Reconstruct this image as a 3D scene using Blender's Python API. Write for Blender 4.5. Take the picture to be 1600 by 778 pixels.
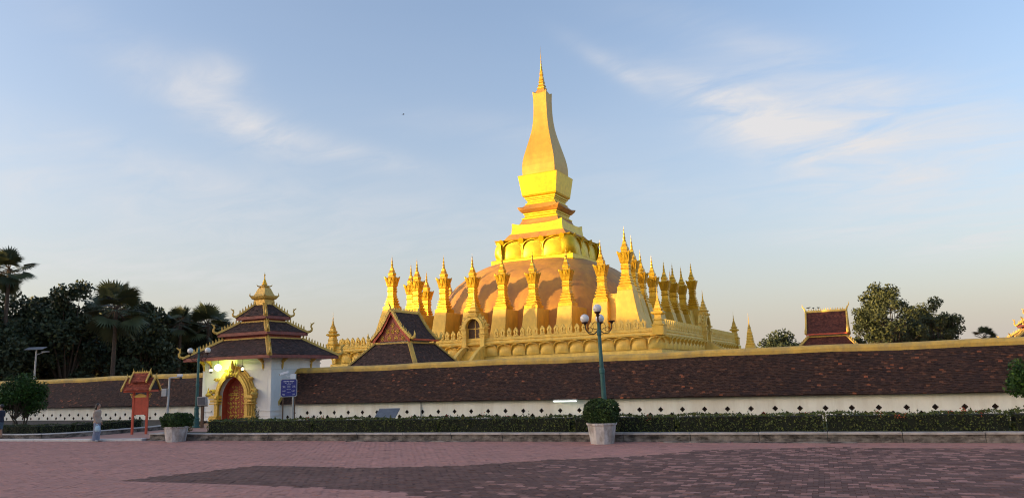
import bpy, math, random
import numpy as np
from mathutils import Vector, Matrix
random.seed(7); rng = np.random.default_rng(7)
R = math.radians; PI = math.pi
for o in list(bpy.data.objects): bpy.data.objects.remove(o)
S = bpy.context.scene; COL = S.collection

# ------------------------------------------------------------------ camera, sky, sun, exposure
YAW, PIT, ROL = -.461, .171, .032
CAM = np.array([37.04, -85.56, 2.35])
cf = np.array([math.sin(YAW)*math.cos(PIT), math.cos(YAW)*math.cos(PIT), math.sin(PIT)])
r0 = np.array([math.cos(YAW), -math.sin(YAW), 0]); u0 = np.cross(r0, cf)
cr = r0*math.cos(ROL) - u0*math.sin(ROL); cu = u0*math.cos(ROL) + r0*math.sin(ROL)
cam = bpy.data.cameras.new('camera'); cam.sensor_width = 36; cam.sensor_fit = 'HORIZONTAL'
cam.lens = 36*1154.7/1600; cam.clip_end = 6000; cam.clip_start = .1
co = bpy.data.objects.new('camera', cam); COL.objects.link(co)
M = Matrix.Identity(4)
for i in range(3): M[i][0], M[i][1], M[i][2], M[i][3] = cr[i], cu[i], -cf[i], CAM[i]
co.matrix_world = M; S.camera = co
S.cycles.filter_width = 1.1
S.render.resolution_x = 1024; S.render.resolution_y = 497

SUN_AZ, SUN_EL = R(52), R(7.2)            # light travels towards +x +y: the sun stands low in the front left
sdir = Vector((math.sin(SUN_AZ)*math.cos(SUN_EL), math.cos(SUN_AZ)*math.cos(SUN_EL), -math.sin(SUN_EL)))
sl = bpy.data.lights.new('sun', 'SUN'); sl.energy = 2.0; sl.angle = R(.4); sl.color = (1, .66, .25)
so = bpy.data.objects.new('sun', sl); COL.objects.link(so)
so.rotation_euler = sdir.to_track_quat('-Z', 'Y').to_euler(); so.location = (-80, -80, 60)

W = bpy.data.worlds.new('World'); S.world = W; W.use_nodes = True
nt = W.node_tree; N = nt.nodes; Lk = nt.links
bg = N['Background']; bg.inputs[1].default_value = .15
sky = N.new('ShaderNodeTexSky'); sky.sky_type = 'NISHITA'; sky.sun_disc = False
sky.sun_elevation = SUN_EL; sky.sun_rotation = R(180)+SUN_AZ; sky.altitude = 100
sky.air_density = 1.0; sky.dust_density = 3.6; sky.ozone_density = 1.6
def wm(op, a, b=None, c=None):
    n = N.new('ShaderNodeMath'); n.operation = op
    for i, v in enumerate((a, b, c)):
        if v is None: continue
        if isinstance(v, (int, float)): n.inputs[i].default_value = v
        else: Lk.new(v, n.inputs[i])
    return n.outputs[0]
tc = N.new('ShaderNodeTexCoord')
sp = N.new('ShaderNodeSeparateXYZ'); Lk.new(tc.outputs['Generated'], sp.inputs[0])
# thin high cloud: noise on a flat layer far above (direction divided by its height)
zz = wm('ADD', wm('MAXIMUM', sp.outputs[2], 0.0), .10)
cx = N.new('ShaderNodeCombineXYZ'); Lk.new(wm('DIVIDE', sp.outputs[0], zz), cx.inputs[0]); Lk.new(wm('DIVIDE', sp.outputs[1], zz), cx.inputs[1])
mp = N.new('ShaderNodeMapping'); mp.inputs['Rotation'].default_value = (0, 0, R(38)); mp.inputs['Scale'].default_value = (.6, 1.15, 1)
mp.inputs['Location'].default_value = (1.3, 4.1, 0)
Lk.new(cx.outputs[0], mp.inputs[0])
n1 = N.new('ShaderNodeTexNoise'); n1.inputs['Scale'].default_value = .9; n1.inputs['Detail'].default_value = 8; n1.inputs['Roughness'].default_value = .55; n1.inputs['Distortion'].default_value = .9
Lk.new(mp.outputs[0], n1.inputs['Vector'])
n2 = N.new('ShaderNodeTexNoise'); n2.inputs['Scale'].default_value = .33; n2.inputs['Detail'].default_value = 3
Lk.new(mp.outputs[0], n2.inputs['Vector'])
mr = N.new('ShaderNodeMapRange'); mr.interpolation_type = 'SMOOTHSTEP'
mr.inputs[1].default_value = .50; mr.inputs[2].default_value = .74
Lk.new(wm('ADD', wm('MULTIPLY', n1.outputs[0], .6), wm('MULTIPLY', n2.outputs[0], .45)), mr.inputs[0])
# the two distinct wisps stand in given directions of the sky
def wisp(px, py, su, sv, ang, amp):
    d = cf + cr*(px-800)/1154.7 + cu*(389-py)/1154.7; d /= np.linalg.norm(d)
    e1 = cr*math.cos(ang) - cu*math.sin(ang); e2 = np.cross(d, e1)
    def dot(v):
        n = N.new('ShaderNodeVectorMath'); n.operation = 'DOT_PRODUCT'; Lk.new(tc.outputs['Generated'], n.inputs[0]); n.inputs[1].default_value = tuple(v); return n.outputs['Value']
    a = wm('DIVIDE', wm('SUBTRACT', dot(e1), float(d@e1)), su); b = wm('DIVIDE', wm('SUBTRACT', dot(e2), float(d@e2)), sv)
    g = wm('EXPONENT', wm('MULTIPLY', wm('ADD', wm('MULTIPLY', a, a), wm('MULTIPLY', b, b)), -1.0))
    return wm('MULTIPLY', wm('MULTIPLY', g, wm('GREATER_THAN', dot(d), 0)), amp)
n3 = N.new('ShaderNodeTexNoise'); n3.inputs['Scale'].default_value = 4.0; n3.inputs['Detail'].default_value = 10; n3.inputs['Roughness'].default_value = .62; n3.inputs['Distortion'].default_value = .7
Lk.new(mp.outputs[0], n3.inputs['Vector'])
ws = None
for a in ((345, 115, .030, .020, .3, .75), (320, 165, .12, .028, .55, .55), (410, 200, .10, .020, .40, .35), (530, 235, .11, .017, .25, .6), (1165, 180, .075, .030, .36, .95), (1090, 145, .09, .018, .40, .6), (970, 112, .07, .012, .55, .4), (1300, 235, .13, .05, .5, .6), (1420, 200, .2, .06, .1, .3), (1310, 366, .09, .012, -.05, .5), (1520, 378, .06, .012, -.2, .55), (60, 280, .2, .03, .2, .5), (230, 250, .16, .02, .3, .35), (200, 420, .25, .02, .1, .45), (660, 330, .22, .03, .1, .3), (1480, 270, .22, .05, .2, .5), (1060, 300, .2, .03, .15, .25), (1350, 150, .2, .04, .3, .3), (450, 380, .3, .03, .05, .3), (760, 200, .15, .02, .1, .2), (1250, 90, .22, .02, .3, .2)):
    g = wisp(*a); ws = g if ws is None else wm('ADD', ws, g)
m3 = N.new('ShaderNodeMapRange'); m3.inputs[1].default_value = .30; m3.inputs[2].default_value = .70; Lk.new(n3.outputs[0], m3.inputs[0])
fac = wm('MINIMUM', wm('ADD', wm('MULTIPLY', mr.outputs[0], .05), wm('MULTIPLY', wm('MULTIPLY', ws, 1.0), m3.outputs[0])), 1.0)
skymul = N.new('ShaderNodeMix'); skymul.data_type = 'RGBA'; skymul.blend_type = 'MULTIPLY'; skymul.inputs[0].default_value = 1
Lk.new(sky.outputs[0], skymul.inputs[6])
haze = N.new('ShaderNodeMix'); haze.data_type = 'RGBA'; Lk.new(wm('MULTIPLY', wm('EXPONENT', wm('DIVIDE', wm('MAXIMUM', sp.outputs[2], 0.0), -.22)), .88), haze.inputs[0]); Lk.new(skymul.outputs[2], haze.inputs[6]); haze.inputs[7].default_value = (1.16, 1.04, .95, 1)   # thin even haze, thicker towards the horizon
skymul.inputs[7].default_value = (.685, .685, .75, 1)
keep = N.new('ShaderNodeMix'); keep.data_type = 'RGBA'; keep.blend_type = 'MULTIPLY'; keep.inputs[0].default_value = 1; Lk.new(skymul.outputs[2], keep.inputs[6]); keep.inputs[7].default_value = (.9, .86, .8, 1)
glow = N.new('ShaderNodeMix'); glow.data_type = 'RGBA'; glow.blend_type = 'LIGHTEN'; glow.inputs[0].default_value = 1; Lk.new(haze.outputs[2], glow.inputs[6]); Lk.new(keep.outputs[2], glow.inputs[7])
mixc = N.new('ShaderNodeMix'); mixc.data_type = 'RGBA'; Lk.new(fac, mixc.inputs[0]); Lk.new(glow.outputs[2], mixc.inputs[6]); mixc.inputs[7].default_value = (1.30, 1.28, 1.30, 1)
Lk.new(mixc.outputs[2], bg.inputs[0])

vs = S.view_settings; vs.view_transform = 'Standard'; vs.look = 'None'; vs.gamma = 1; vs.exposure = 2.0; vs.use_curve_mapping = False

# ------------------------------------------------------------------ helpers: materials
def mat(name, col, rough=.7, metal=0, var=.12, scale=3, bump=.0, bscale=None, col2=None, attr=None, ramp=None, emit=None, estr=0, trans=0, coat=0, stain=None, spec=.5):
    m = bpy.data.materials.new(name); m.use_nodes = True; t = m.node_tree; n = t.nodes; l = t.links
    b = n['Principled BSDF']; b.inputs['Roughness'].default_value = rough; b.inputs['Metallic'].default_value = metal
    b.inputs['Specular IOR Level'].default_value = spec
    if coat: b.inputs['Coat Weight'].default_value = coat; b.inputs['Coat Roughness'].default_value = .25
    tcn = n.new('ShaderNodeTexCoord'); no = n.new('ShaderNodeTexNoise'); no.inputs['Scale'].default_value = scale; no.inputs['Detail'].default_value = 6; no.inputs['Roughness'].default_value = .6
    l.new(tcn.outputs['Object'], no.inputs['Vector'])
    cr_ = n.new('ShaderNodeValToRGB'); e = cr_.color_ramp.elements
    c2 = col2 or tuple(c*(1-2*var) for c in col); c3 = tuple(min(1, c*(1+var)) for c in col)
    e[0].position = .3; e[0].color = (*c2, 1); e[1].position = .68; e[1].color = (*c3, 1)
    l.new(no.outputs[0], cr_.inputs[0]); out = cr_.outputs[0]
    if attr:
        at = n.new('ShaderNodeAttribute'); at.attribute_name = attr
        rr = n.new('ShaderNodeValToRGB'); els = rr.color_ramp.elements
        while len(els) < len(ramp): els.new(.5)
        for q, (p, c) in zip(els, ramp): q.position = p; q.color = (*c, 1)
        l.new(at.outputs['Fac'], rr.inputs[0])
        mx = n.new('ShaderNodeMix'); mx.data_type = 'RGBA'; mx.blend_type = 'MULTIPLY'; mx.inputs[0].default_value = 1
        l.new(out, mx.inputs[6]); l.new(rr.outputs[0], mx.inputs[7]); out = mx.outputs[2]
    if stain:   # grime: large blotches and thin streaks running down
        sc, amt, scol = stain
        mpn = n.new('ShaderNodeMapping'); mpn.inputs['Scale'].default_value = sc; l.new(tcn.outputs['Object'], mpn.inputs[0])
        ns = n.new('ShaderNodeTexNoise'); ns.inputs['Scale'].default_value = 1; ns.inputs['Detail'].default_value = 7; ns.inputs['Roughness'].default_value = .65; l.new(mpn.outputs[0], ns.inputs['Vector'])
        rs = n.new('ShaderNodeMapRange'); rs.inputs[1].default_value = .44; rs.inputs[2].default_value = .64; rs.inputs[4].default_value = amt; l.new(ns.outputs[0], rs.inputs[0])
        mx = n.new('ShaderNodeMix'); mx.data_type = 'RGBA'; l.new(rs.outputs[0], mx.inputs[0]); l.new(out, mx.inputs[6]); mx.inputs[7].default_value = (*scol, 1); out = mx.outputs[2]
    l.new(out, b.inputs['Base Color'])
    if bump:
        nb = n.new('ShaderNodeTexNoise'); nb.inputs['Scale'].default_value = bscale or scale*6; nb.inputs['Detail'].default_value = 5; l.new(tcn.outputs['Object'], nb.inputs['Vector'])
        bp = n.new('ShaderNodeBump'); bp.inputs['Strength'].default_value = bump; bp.inputs['Distance'].default_value = .02; l.new(nb.outputs[0], bp.inputs['Height']); l.new(bp.outputs[0], b.inputs['Normal'])
    if emit: b.inputs['Emission Color'].default_value = (*emit, 1); b.inputs['Emission Strength'].default_value = estr
    if trans: b.inputs['Subsurface Weight'].default_value = 0; b.inputs['Transmission Weight'].default_value = trans
    return m
T = {}
T['gold'] = mat('gold_leaf', (.72, .50, .010), .36, .4, .10, 2.5, .3, 6, stain=((.9, .9, .35), .35, (.46, .27, .012)))
T['goldspire'] = mat('gold_spire', (.74, .45, .028), .33, .5, .16, 5, .5, 9, stain=((1.2, 1.2, .6), .5, (.34, .17, .02)))
T['goldp'] = mat('gold_plaster', (.72, .46, .065), .5, .15, .08, 1.5, .2, 5, stain=((1.2, 1.2, .4), .4, (.40, .23, .05)))
T['goldpale'] = mat('pale_gold_plaster', (.84, .58, .13), .6, .05, .08, 2, .2, 8, stain=((1.5, 1.5, .5), .4, (.42, .27, .08)))
T['goldochre'] = mat('ochre_gold', (.55, .34, .04), .42, .25, .06, 1.5, .2, 5, stain=((.8, .8, .3), .4, (.38, .19, .03)))
T['dome'] = mat('dome_ochre', (.54, .265, .05), .6, .08, .12, .5, .35, 3, stain=((.8, .8, .16), .75, (.33, .15, .05)))
T['cap'] = mat('ochre_ridge', (.66, .42, .085), .7, 0, .12, 1.5, .3, 10, stain=((2, 2, 1.2), .6, (.30, .22, .10)))
TR = [(0, (.35, .32, .33)), (.45, (.75, .66, .64)), (.80, (1.25, .95, .85)), (.93, (2.2, 1.5, 1.1)), (1, (5.2, 2.6, 1.6))]
T['tile'] = mat('old_clay_tile', (.085, .050, .036), .78, 0, .25, 6, .4, 30, attr='tone', ramp=TR, stain=((.5, .5, .5), .55, (.032, .021, .021)), spec=.3)
T['tiledark'] = mat('dark_roof_tile', (.078, .046, .038), .75, 0, .25, 6, .3, 30, attr='tone', ramp=[(0, (.5, .5, .5)), (.6, (1, 1, 1)), (.92, (1.5, 1.3, 1.2)), (1, (2.6, 1.8, 1.4))], spec=.3)
T['tilered'] = mat('red_clay_tile', (.135, .045, .03), .7, 0, .2, 6, .3, 30, attr='tone', ramp=[(0, (.45, .4, .4)), (.5, (.9, .85, .85)), (1, (1.5, 1.35, 1.2))], spec=.35)
T['tileorange'] = mat('orange_clay_tile', (.36, .085, .045), .7, 0, .2, 6, .3, 30, attr='tone', ramp=[(0, (.5, .45, .45)), (.5, (.9, .85, .85)), (1, (1.4, 1.3, 1.2))], spec=.35)
T['under'] = mat('roof_batten', (.035, .022, .02), .9)
T['white'] = mat('white_plaster', (.88, .87, .79), .8, 0, .05, 1.2, .15, 12, stain=((1.6, 1.6, .25), .35, (.55, .47, .36)))
T['bluewhite'] = mat('pale_wall_paint', (.78, .78, .76), .75, 0, .04, 1.2, .1, 12, stain=((1.3, 1.3, .3), .25, (.58, .55, .5)))
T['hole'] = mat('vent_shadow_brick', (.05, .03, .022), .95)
T['red'] = mat('red_lacquer', (.33, .055, .035), .5, 0, .15, 4)
T['redbright'] = mat('vermilion_paint', (.52, .075, .035), .5, 0, .12, 4)
T['fascia'] = mat('maroon_fascia', (.22, .055, .045), .6, 0, .15, 3)
T['concrete'] = mat('old_concrete', (.24, .21, .185), .9, 0, .35, 2.5, .6, 18, stain=((2.2, 2.2, 5), 1.0, (.03, .026, .022)))
T['kerbtop'] = mat('kerb_paint', (.48, .45, .43), .85, 0, .12, 2.5, .4, 18, stain=((1.5, 2.5, 2.5), .7, (.22, .2, .18)))
T['kerbwhite'] = mat('white_kerb_paint', (.66, .65, .64), .85, 0, .1, 2, .4, 18, stain=((2, 2, 2), .5, (.3, .28, .26)))
T['pot'] = mat('pot_concrete', (.60, .57, .55), .9, 0, .1, 3, .4, 14, stain=((4, 4, 1.6), .8, (.25, .21, .18)))
T['soil'] = mat('garden_soil', (.07, .05, .035), .95, 0, .3, 5, .6, 14)
T['lawn'] = mat('lawn_ground', (.05, .07, .022), .95, 0, .3, 3, .8, 20)
PR = [(0, (.55, .55, .58)), (.35, (.86, .86, .86)), (.7, (1.05, 1.0, 1.0)), (1, (1.35, 1.2, 1.15))]
T['ground'] = mat('plaza_far_paving', (.40, .215, .175), .9, 0, .1, .6, .4, 12, stain=((.25, .25, 1), .45, (.22, .14, .125)))
T['green'] = mat('green_lamp_paint', (.035, .12, .115), .45, .2, .15, 5)
T['iron'] = mat('rusty_iron', (.07, .03, .025), .6, .5, .3, 12)
T['globe'] = mat('opal_globe', (.80, .79, .76), .35, 0, .04, 4, coat=.3)
T['navy'] = mat('blue_enamel', (.022, .03, .22), .35, 0, .05, 3)
T['print'] = mat('white_print', (.78, .80, .84), .5, 0, .03, 3)
T['grey'] = mat('grey_metal', (.42, .43, .44), .45, .4, .1, 5)
T['dark'] = mat('dark_metal', (.045, .045, .05), .5, .3, .15, 6)
T['panel'] = mat('slate_panel', (.13, .14, .16), .4, 0, .12, 5)
T['wood'] = mat('brown_post', (.13, .07, .04), .7, 0, .2, 6)
T['goldshade'] = mat('carved_gilt', (.64, .41, .09), .45, .25, .14, 9, .6, 16)
T['bark'] = mat('bark', (.075, .055, .04), .95, 0, .25, 5, .6, 14)
LR = [(0, (.35, .4, .4)), (.5, (.95, .95, .9)), (.85, (1.5, 1.35, 1.1)), (1, (2.3, 1.9, 1.3))]
def leafmat(name, c): return mat(name, c, .6, 0, .15, .5, attr='tone', ramp=LR, spec=.3)
T['leafdark'] = leafmat('dark_foliage', (.048, .068, .038)); T['leafmid'] = leafmat('olive_foliage', (.066, .082, .036)); T['leafgreen'] = leafmat('bright_foliage', (.035, .085, .016))
T['leafhedge'] = leafmat('hedge_foliage', (.082, .106, .028)); T['leafball'] = leafmat('clipped_foliage', (.045, .085, .024)); T['leafyellow'] = leafmat('yellow_foliage', (.12, .10, .02)); T['palm'] = leafmat('palm_frond', (.060, .082, .045))
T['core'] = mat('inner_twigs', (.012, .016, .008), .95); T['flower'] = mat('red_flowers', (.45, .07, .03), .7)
T['leafwarm'] = leafmat('autumn_foliage', (.085, .068, .02))
# ------------------------------------------------------------------ helpers: geometry
class G:
    def __init__(s): s.v = []; s.f = []; s.t = []
    def add(s, vs, fs, tone=None):
        k = len(s.v); s.v += [tuple(map(float, p)) for p in vs]; s.f += [tuple(i+k for i in f) for f in fs]
        s.t += [tone if tone is not None else .5]*len(fs); return s
    def box(s, x0, x1, y0, y1, z0, z1):
        return s.add([(x0,y0,z0),(x1,y0,z0),(x1,y1,z0),(x0,y1,z0),(x0,y0,z1),(x1,y0,z1),(x1,y1,z1),(x0,y1,z1)], [(3,2,1,0),(4,5,6,7),(0,1,5,4),(1,2,6,5),(2,3,7,6),(3,0,4,7)])
    def loft(s, rings, c0=True, c1=True, closed=True):
        n = len(rings[0]); vs = [p for r in rings for p in r]; fs = []
        for i in range(len(rings)-1):
            for j in range(n if closed else n-1):
                a = i*n+j; b = i*n+(j+1) % n; fs.append((a, b, b+n, a+n))
        if c0: fs.append(tuple(range(n-1, -1, -1)))
        if c1: fs.append(tuple(range((len(rings)-1)*n, len(rings)*n)))
        return s.add(vs, fs)
    def sqs(s, prof, cx=0, cy=0, ry=1, c0=True, c1=True):           # stack of squares: (half, z)
        return s.loft([[(cx-h,cy-h*ry,z),(cx+h,cy-h*ry,z),(cx+h,cy+h*ry,z),(cx-h,cy+h*ry,z)] for h, z in prof], c0, c1)
    def lathe(s, prof, n=12, cx=0, cy=0, cz=0):
        return s.loft([[(cx+r*math.cos(2*PI*k/n), cy+r*math.sin(2*PI*k/n), cz+z) for k in range(n)] for r, z in prof])
    def tube(s, path, rad, n=8):
        path = [Vector(p) for p in path]; rings = []; rad = rad if isinstance(rad, (list, tuple)) else [rad]*len(path)
        up = None
        for i, p in enumerate(path):
            d = (path[min(i+1, len(path)-1)] - path[max(i-1, 0)]).normalized()
            if up is None: up = d.orthogonal().normalized()
            a = (up - d*up.dot(d)).normalized(); up = a; b = d.cross(a)
            r = rad[i]; rx, ry = r if isinstance(r, tuple) else (r, r)
            rings.append([tuple(p + a*rx*math.cos(2*PI*k/n) + b*ry*math.sin(2*PI*k/n)) for k in range(n)])
        return s.loft(rings)
    def extr(s, poly, y0, y1, tf=None):                              # polygon in xz extruded along y
        n = len(poly); f = tf or (lambda x, y, z: (x, y, z))
        vs = [f(x, y0, z) for x, z in poly] + [f(x, y1, z) for x, z in poly]
        return s.add(vs, [tuple(range(n)), tuple(range(2*n-1, n-1, -1))] + [((i+1) % n, i, i+n, (i+1) % n + n) for i in range(n)])
    def sphere(s, c, r, n=14, m=9):
        rx, ry, rz = r if isinstance(r, tuple) else (r, r, r)
        return s.loft([[(c[0]+rx*math.sin(PI*j/m)*math.cos(2*PI*k/n), c[1]+ry*math.sin(PI*j/m)*math.sin(2*PI*k/n), c[2]-rz*math.cos(PI*j/m)) for k in range(n)] for j in [.08]+list(range(1, m))+[m-.08]])
    def xf(s, fn): s.v = [tuple(fn(*p)) for p in s.v]; return s
def put(name, me, m, parent=None):
    o = bpy.data.objects.new(name, me); COL.objects.link(o)
    if m is not None and not me.materials: me.materials.append(m)
    if parent is not None: o.parent = parent
    return o
def mesh_np(name, V, F, tone=None):
    me = bpy.data.meshes.new(name); V = np.asarray(V, dtype=np.float32); F = np.asarray(F, dtype=np.int32); k = F.shape[1]
    me.vertices.add(len(V)); me.vertices.foreach_set('co', V.ravel()); me.loops.add(F.size); me.loops.foreach_set('vertex_index', F.ravel())
    me.polygons.add(len(F)); me.polygons.foreach_set('loop_start', np.arange(0, F.size, k, dtype=np.int32)); me.polygons.foreach_set('loop_total', np.full(len(F), k, dtype=np.int32))
    me.update(calc_edges=True)
    if tone is not None:
        a = me.attributes.new('tone', 'FLOAT', 'FACE'); a.data.foreach_set('value', np.asarray(tone, dtype=np.float32))
    return me
TINY = {'scrollwork','crest_ornament','gilded_lattice','gilded_rosettes','crown_horns','drain_holes','flame_scrolls','carved_leaves','pilaster_mouldings','pillar_mouldings','moulding','door_rails','hip_ridge','bargeboard'}
def obj(name, g, m, parent=None, smooth=False, bevel=0, loc=None):
    me = bpy.data.meshes.new(name); me.from_pydata(g.v, [], g.f); me.update()
    a = me.attributes.new('tone', 'FLOAT', 'FACE'); a.data.foreach_set('value', np.asarray(g.t, dtype=np.float32))
    if smooth: me.polygons.foreach_set('use_smooth', [True]*len(me.polygons))
    o = put(name, me, T[m] if isinstance(m, str) else m, parent)
    if bevel:
        b = o.modifiers.new('bevel', 'BEVEL'); b.width = bevel; b.segments = 2; b.limit_method = 'ANGLE'
    if loc: o.location = loc
    if name in TINY: o['kind'] = 'stuff'
    return o
def tag(o, label, cat, group=None, kind=None):
    if label: o['label'] = label
    if cat: o['category'] = cat
    if group: o['group'] = group
    if kind: o['kind'] = kind
    return o
def thing(name, label, cat, loc=(0,0,0), rz=0, group=None):
    o = bpy.data.objects.new(name, None); COL.objects.link(o); o.location = loc; o.rotation_euler = (0, 0, rz)
    return tag(o, label, cat, group)
def struct(name, g, m): return tag(obj(name, g, m), None, None, None, 'structure')
def dup(root, loc, rz, label, group=None, scale=None, parent=None):
    r = root.copy(); COL.objects.link(r); r.location = loc; r.rotation_euler = (0, 0, rz)
    if label: r['label'] = label
    if group: r['group'] = group
    if scale: r.scale = scale
    if parent: r.parent = parent
    for ch in list(root.children):
        c = ch.copy(); COL.objects.link(c); c.parent = r
        for g in list(ch.children):
            d = g.copy(); COL.objects.link(d); d.parent = c
    return r
def tiles(A, B, C, D, w, e, th=.022, jit=.15, hot=.05):
    """clay tiles laid in courses on the slope A-B (eave) to D-C (top); returns a G"""
    A, B, C, D = (np.array(p, float) for p in (A, B, C, D)); g = G()
    n = np.cross(B-A, D-A); n /= np.linalg.norm(n); n = n if n[2] > 0 else -n
    up = ((D+C)-(A+B))/2; H = np.linalg.norm(up); rows = max(1, int(round(H/e))); udir = up/H; e = H/rows
    for i in range(rows):
        t0 = i/rows; t1 = min(1, (i+1.35)/rows)
        P0 = A+(D-A)*t0; P1 = B+(C-B)*t0; Q = P1-P0; Ln = np.linalg.norm(Q)
        if Ln < w*.6: continue
        k = max(1, int(round(Ln/w))); ax = Q/Ln; ww = Ln/k
        off = (i % 2)*.5
        for j in range(k + (1 if off else 0)):
            a = max(0, (j-off)*ww); b = min(Ln, (j+1-off)*ww)
            if b-a < .02: continue
            lift = th*(1+random.uniform(-.4, .7)); sh = random.uniform(-1, 1)*jit*e; gap = .006
            l = P0+ax*(a+gap)+udir*sh; r_ = P0+ax*(b-gap)+udir*(sh+random.uniform(-.3, .3)*jit*e); lu = l+udir*(e*1.35-sh); ru = r_+udir*(e*1.35-sh)
            tn = min(.9, abs(random.gauss(.45, .2))) if random.random() > hot else random.uniform(.9, 1)
            nl = n*lift; n2_ = n*.004
            g.add([l+nl, r_+nl, ru+n2_, lu+n2_, l-n*.01, r_-n*.01], [(0,1,2,3), (4,5,1,0), (4,0,3), (1,5,2)], tn)
    return g
def leaves_np(P, size, asp=.5, nrm=None, up=.0, seed=0):
    r = np.random.default_rng(seed); n = len(P); a = r.normal(size=(n,3)); a[:,2] += up; a /= np.linalg.norm(a, axis=1)[:,None]
    b = np.cross(a, r.normal(size=(n,3))); b /= np.linalg.norm(b, axis=1)[:,None]; s = size*(.6+.8*r.random(n))[:,None]
    V = np.stack([P-a*s*.5, P+b*s*asp*.5, P+a*s*.5, P-b*s*asp*.5], 1).reshape(-1,3)
    return V, np.arange(4*n).reshape(-1,4), np.clip(r.normal(.5, .22, n), 0, 1)
# ------------------------------------------------------------------ ground, plaza pavers, beds
KA = math.atan(.075)
def ky(x): return -61.6 + (x-9)*.075                                  # front line of the kerb
g = G(); g.add([(-2500,-2500,-.03),(2500,-2500,-.03),(2500,2500,-.03),(-2500,2500,-.03)], [(0,1,2,3)]); struct('ground', g, 'ground')
bed = thing('plaza_paving', None, None)
bed['kind'] = 'structure'
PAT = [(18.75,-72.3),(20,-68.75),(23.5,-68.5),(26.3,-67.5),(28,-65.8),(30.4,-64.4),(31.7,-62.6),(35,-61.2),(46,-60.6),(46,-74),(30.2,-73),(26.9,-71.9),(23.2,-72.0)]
def inpoly(x, y, P):
    c = False; j = len(P)-1
    for i in range(len(P)):
        if (P[i][1] > y) != (P[j][1] > y) and x < (P[j][0]-P[i][0])*(y-P[i][1])/(P[j][1]-P[i][1])+P[i][0]: c = not c
        j = i
    return c
BW, BD = .215, .175
ca, sa = math.cos(KA), math.sin(KA); bricks = []
for i in range(0, 104):
    v = -.03-BD*(i+.5)
    for j in range(-90, 190):
        u = (j + .5*(i % 2))*BW; x = 9+u*ca-v*sa; y = ky(9)+u*sa+v*ca
        d = np.array([x, y, 0]) - CAM; dz = d@cf
        if dz < 6: continue
        px = 800+1154.7*(d@cr)/dz; py = 389-1154.7*(d@cu)/dz
        if px < -150 or px > 1750 or py > 840: continue
        bricks.append((dz, x, y, -60 < px < 1660 and py < 786))
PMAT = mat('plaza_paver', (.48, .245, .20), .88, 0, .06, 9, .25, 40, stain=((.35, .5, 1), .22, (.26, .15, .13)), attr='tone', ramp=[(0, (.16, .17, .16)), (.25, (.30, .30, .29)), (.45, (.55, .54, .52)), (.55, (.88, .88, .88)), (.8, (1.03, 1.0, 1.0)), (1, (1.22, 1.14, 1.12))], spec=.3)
def nz(x, y): return .5+.25*math.sin(x*1.3+2*math.sin(y*.9))+.25*math.sin(y*2.1+1.7*math.sin(x*.7+1))
def brick_geo(x, y):
    h = random.uniform(-.004, .004); tx = random.uniform(-.003, .003); a = BW*.485; b = BD*.475
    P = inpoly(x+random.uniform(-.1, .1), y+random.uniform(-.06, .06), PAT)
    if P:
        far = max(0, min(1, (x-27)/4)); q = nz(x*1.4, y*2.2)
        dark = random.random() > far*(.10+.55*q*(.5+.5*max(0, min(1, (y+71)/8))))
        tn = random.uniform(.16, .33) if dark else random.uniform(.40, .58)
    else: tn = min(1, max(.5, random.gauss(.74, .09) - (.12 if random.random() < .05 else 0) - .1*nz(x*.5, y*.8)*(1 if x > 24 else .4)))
    c = [(-a,-b),(a,-b),(a,b),(-a,b)]; vs = []
    for k, (p, q) in enumerate(c): vs.append((x+p*ca-q*sa, y+p*sa+q*ca, -.025))
    for k, (p, q) in enumerate(c): p *= .97; q *= .96; vs.append((x+p*ca-q*sa, y+p*sa+q*ca, h+tx*(1 if k in (1,2) else -1)))
    return vs, [(4,5,6,7),(0,1,5,4),(1,2,6,5),(2,3,7,6),(3,0,4,7)], tn
bricks.sort(key=lambda b: b[0]); near = [b for b in bricks if b[3]][:300]; ns_ = set((b[1], b[2]) for b in near)
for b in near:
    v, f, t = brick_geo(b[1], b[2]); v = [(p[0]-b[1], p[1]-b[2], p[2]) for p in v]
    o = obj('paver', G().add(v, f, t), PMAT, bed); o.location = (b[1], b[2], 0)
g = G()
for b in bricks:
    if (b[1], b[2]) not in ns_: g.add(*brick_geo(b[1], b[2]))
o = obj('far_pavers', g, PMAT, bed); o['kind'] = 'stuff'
# planting bed along the plaza, its kerb in lengths, garden lawn up to the wall
g = G(); g.add([(6.4,ky(6.4)+.3,.27),(60,ky(60)+.3,.27),(60,ky(60)+1.5,.27),(6.4,ky(6.4)+1.5,.27)], [(0,1,2,3)]); struct('flower_bed_soil', g, 'soil')
g = G(); g.add([(6.5,ky(6.5)+1.5,.012),(60,ky(60)+1.5,.012),(60,-49.6,.012),(4.2,-49.6,.012),(4.2,-55,.012)], [(0,1,2,3,4)]); struct('garden_lawn', g, 'lawn')
g = G(); g.add([(-60,-62.2,.2),(-4,-62.2,.2),(-1.2,-61.9,.2),(-.05,-60.3,.2),(.1,-57.2,.2),(-1.6,-52.5,.2),(-2.9,-49.7,.2),(-60,-49.7,.2)], [tuple(range(8))]); struct('garden_bed', g, 'soil')
kb = thing('bed_kerb', None, None, (9, ky(9), 0), KA); kb['kind'] = 'structure'
u = -2.75; k = 0
while u < 38:
    ln = 2.2+random.uniform(-.15, .15); z = random.uniform(-.006, .006); a, b = u+.006, u+ln-.006; dy = random.uniform(-.008, .008)
    obj('kerb_riser', G().box(a, b, .04+dy, .34+dy, -.02, .235+z).box(a, b, dy, .3+dy, -.02, .10+z), 'concrete', kb, bevel=.012)
    obj('kerb_coping', G().box(a, b, -.02+dy, .36+dy, .238+z, .31+z), 'kerbtop', kb, bevel=.015)
    u += ln; k += 1
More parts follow.
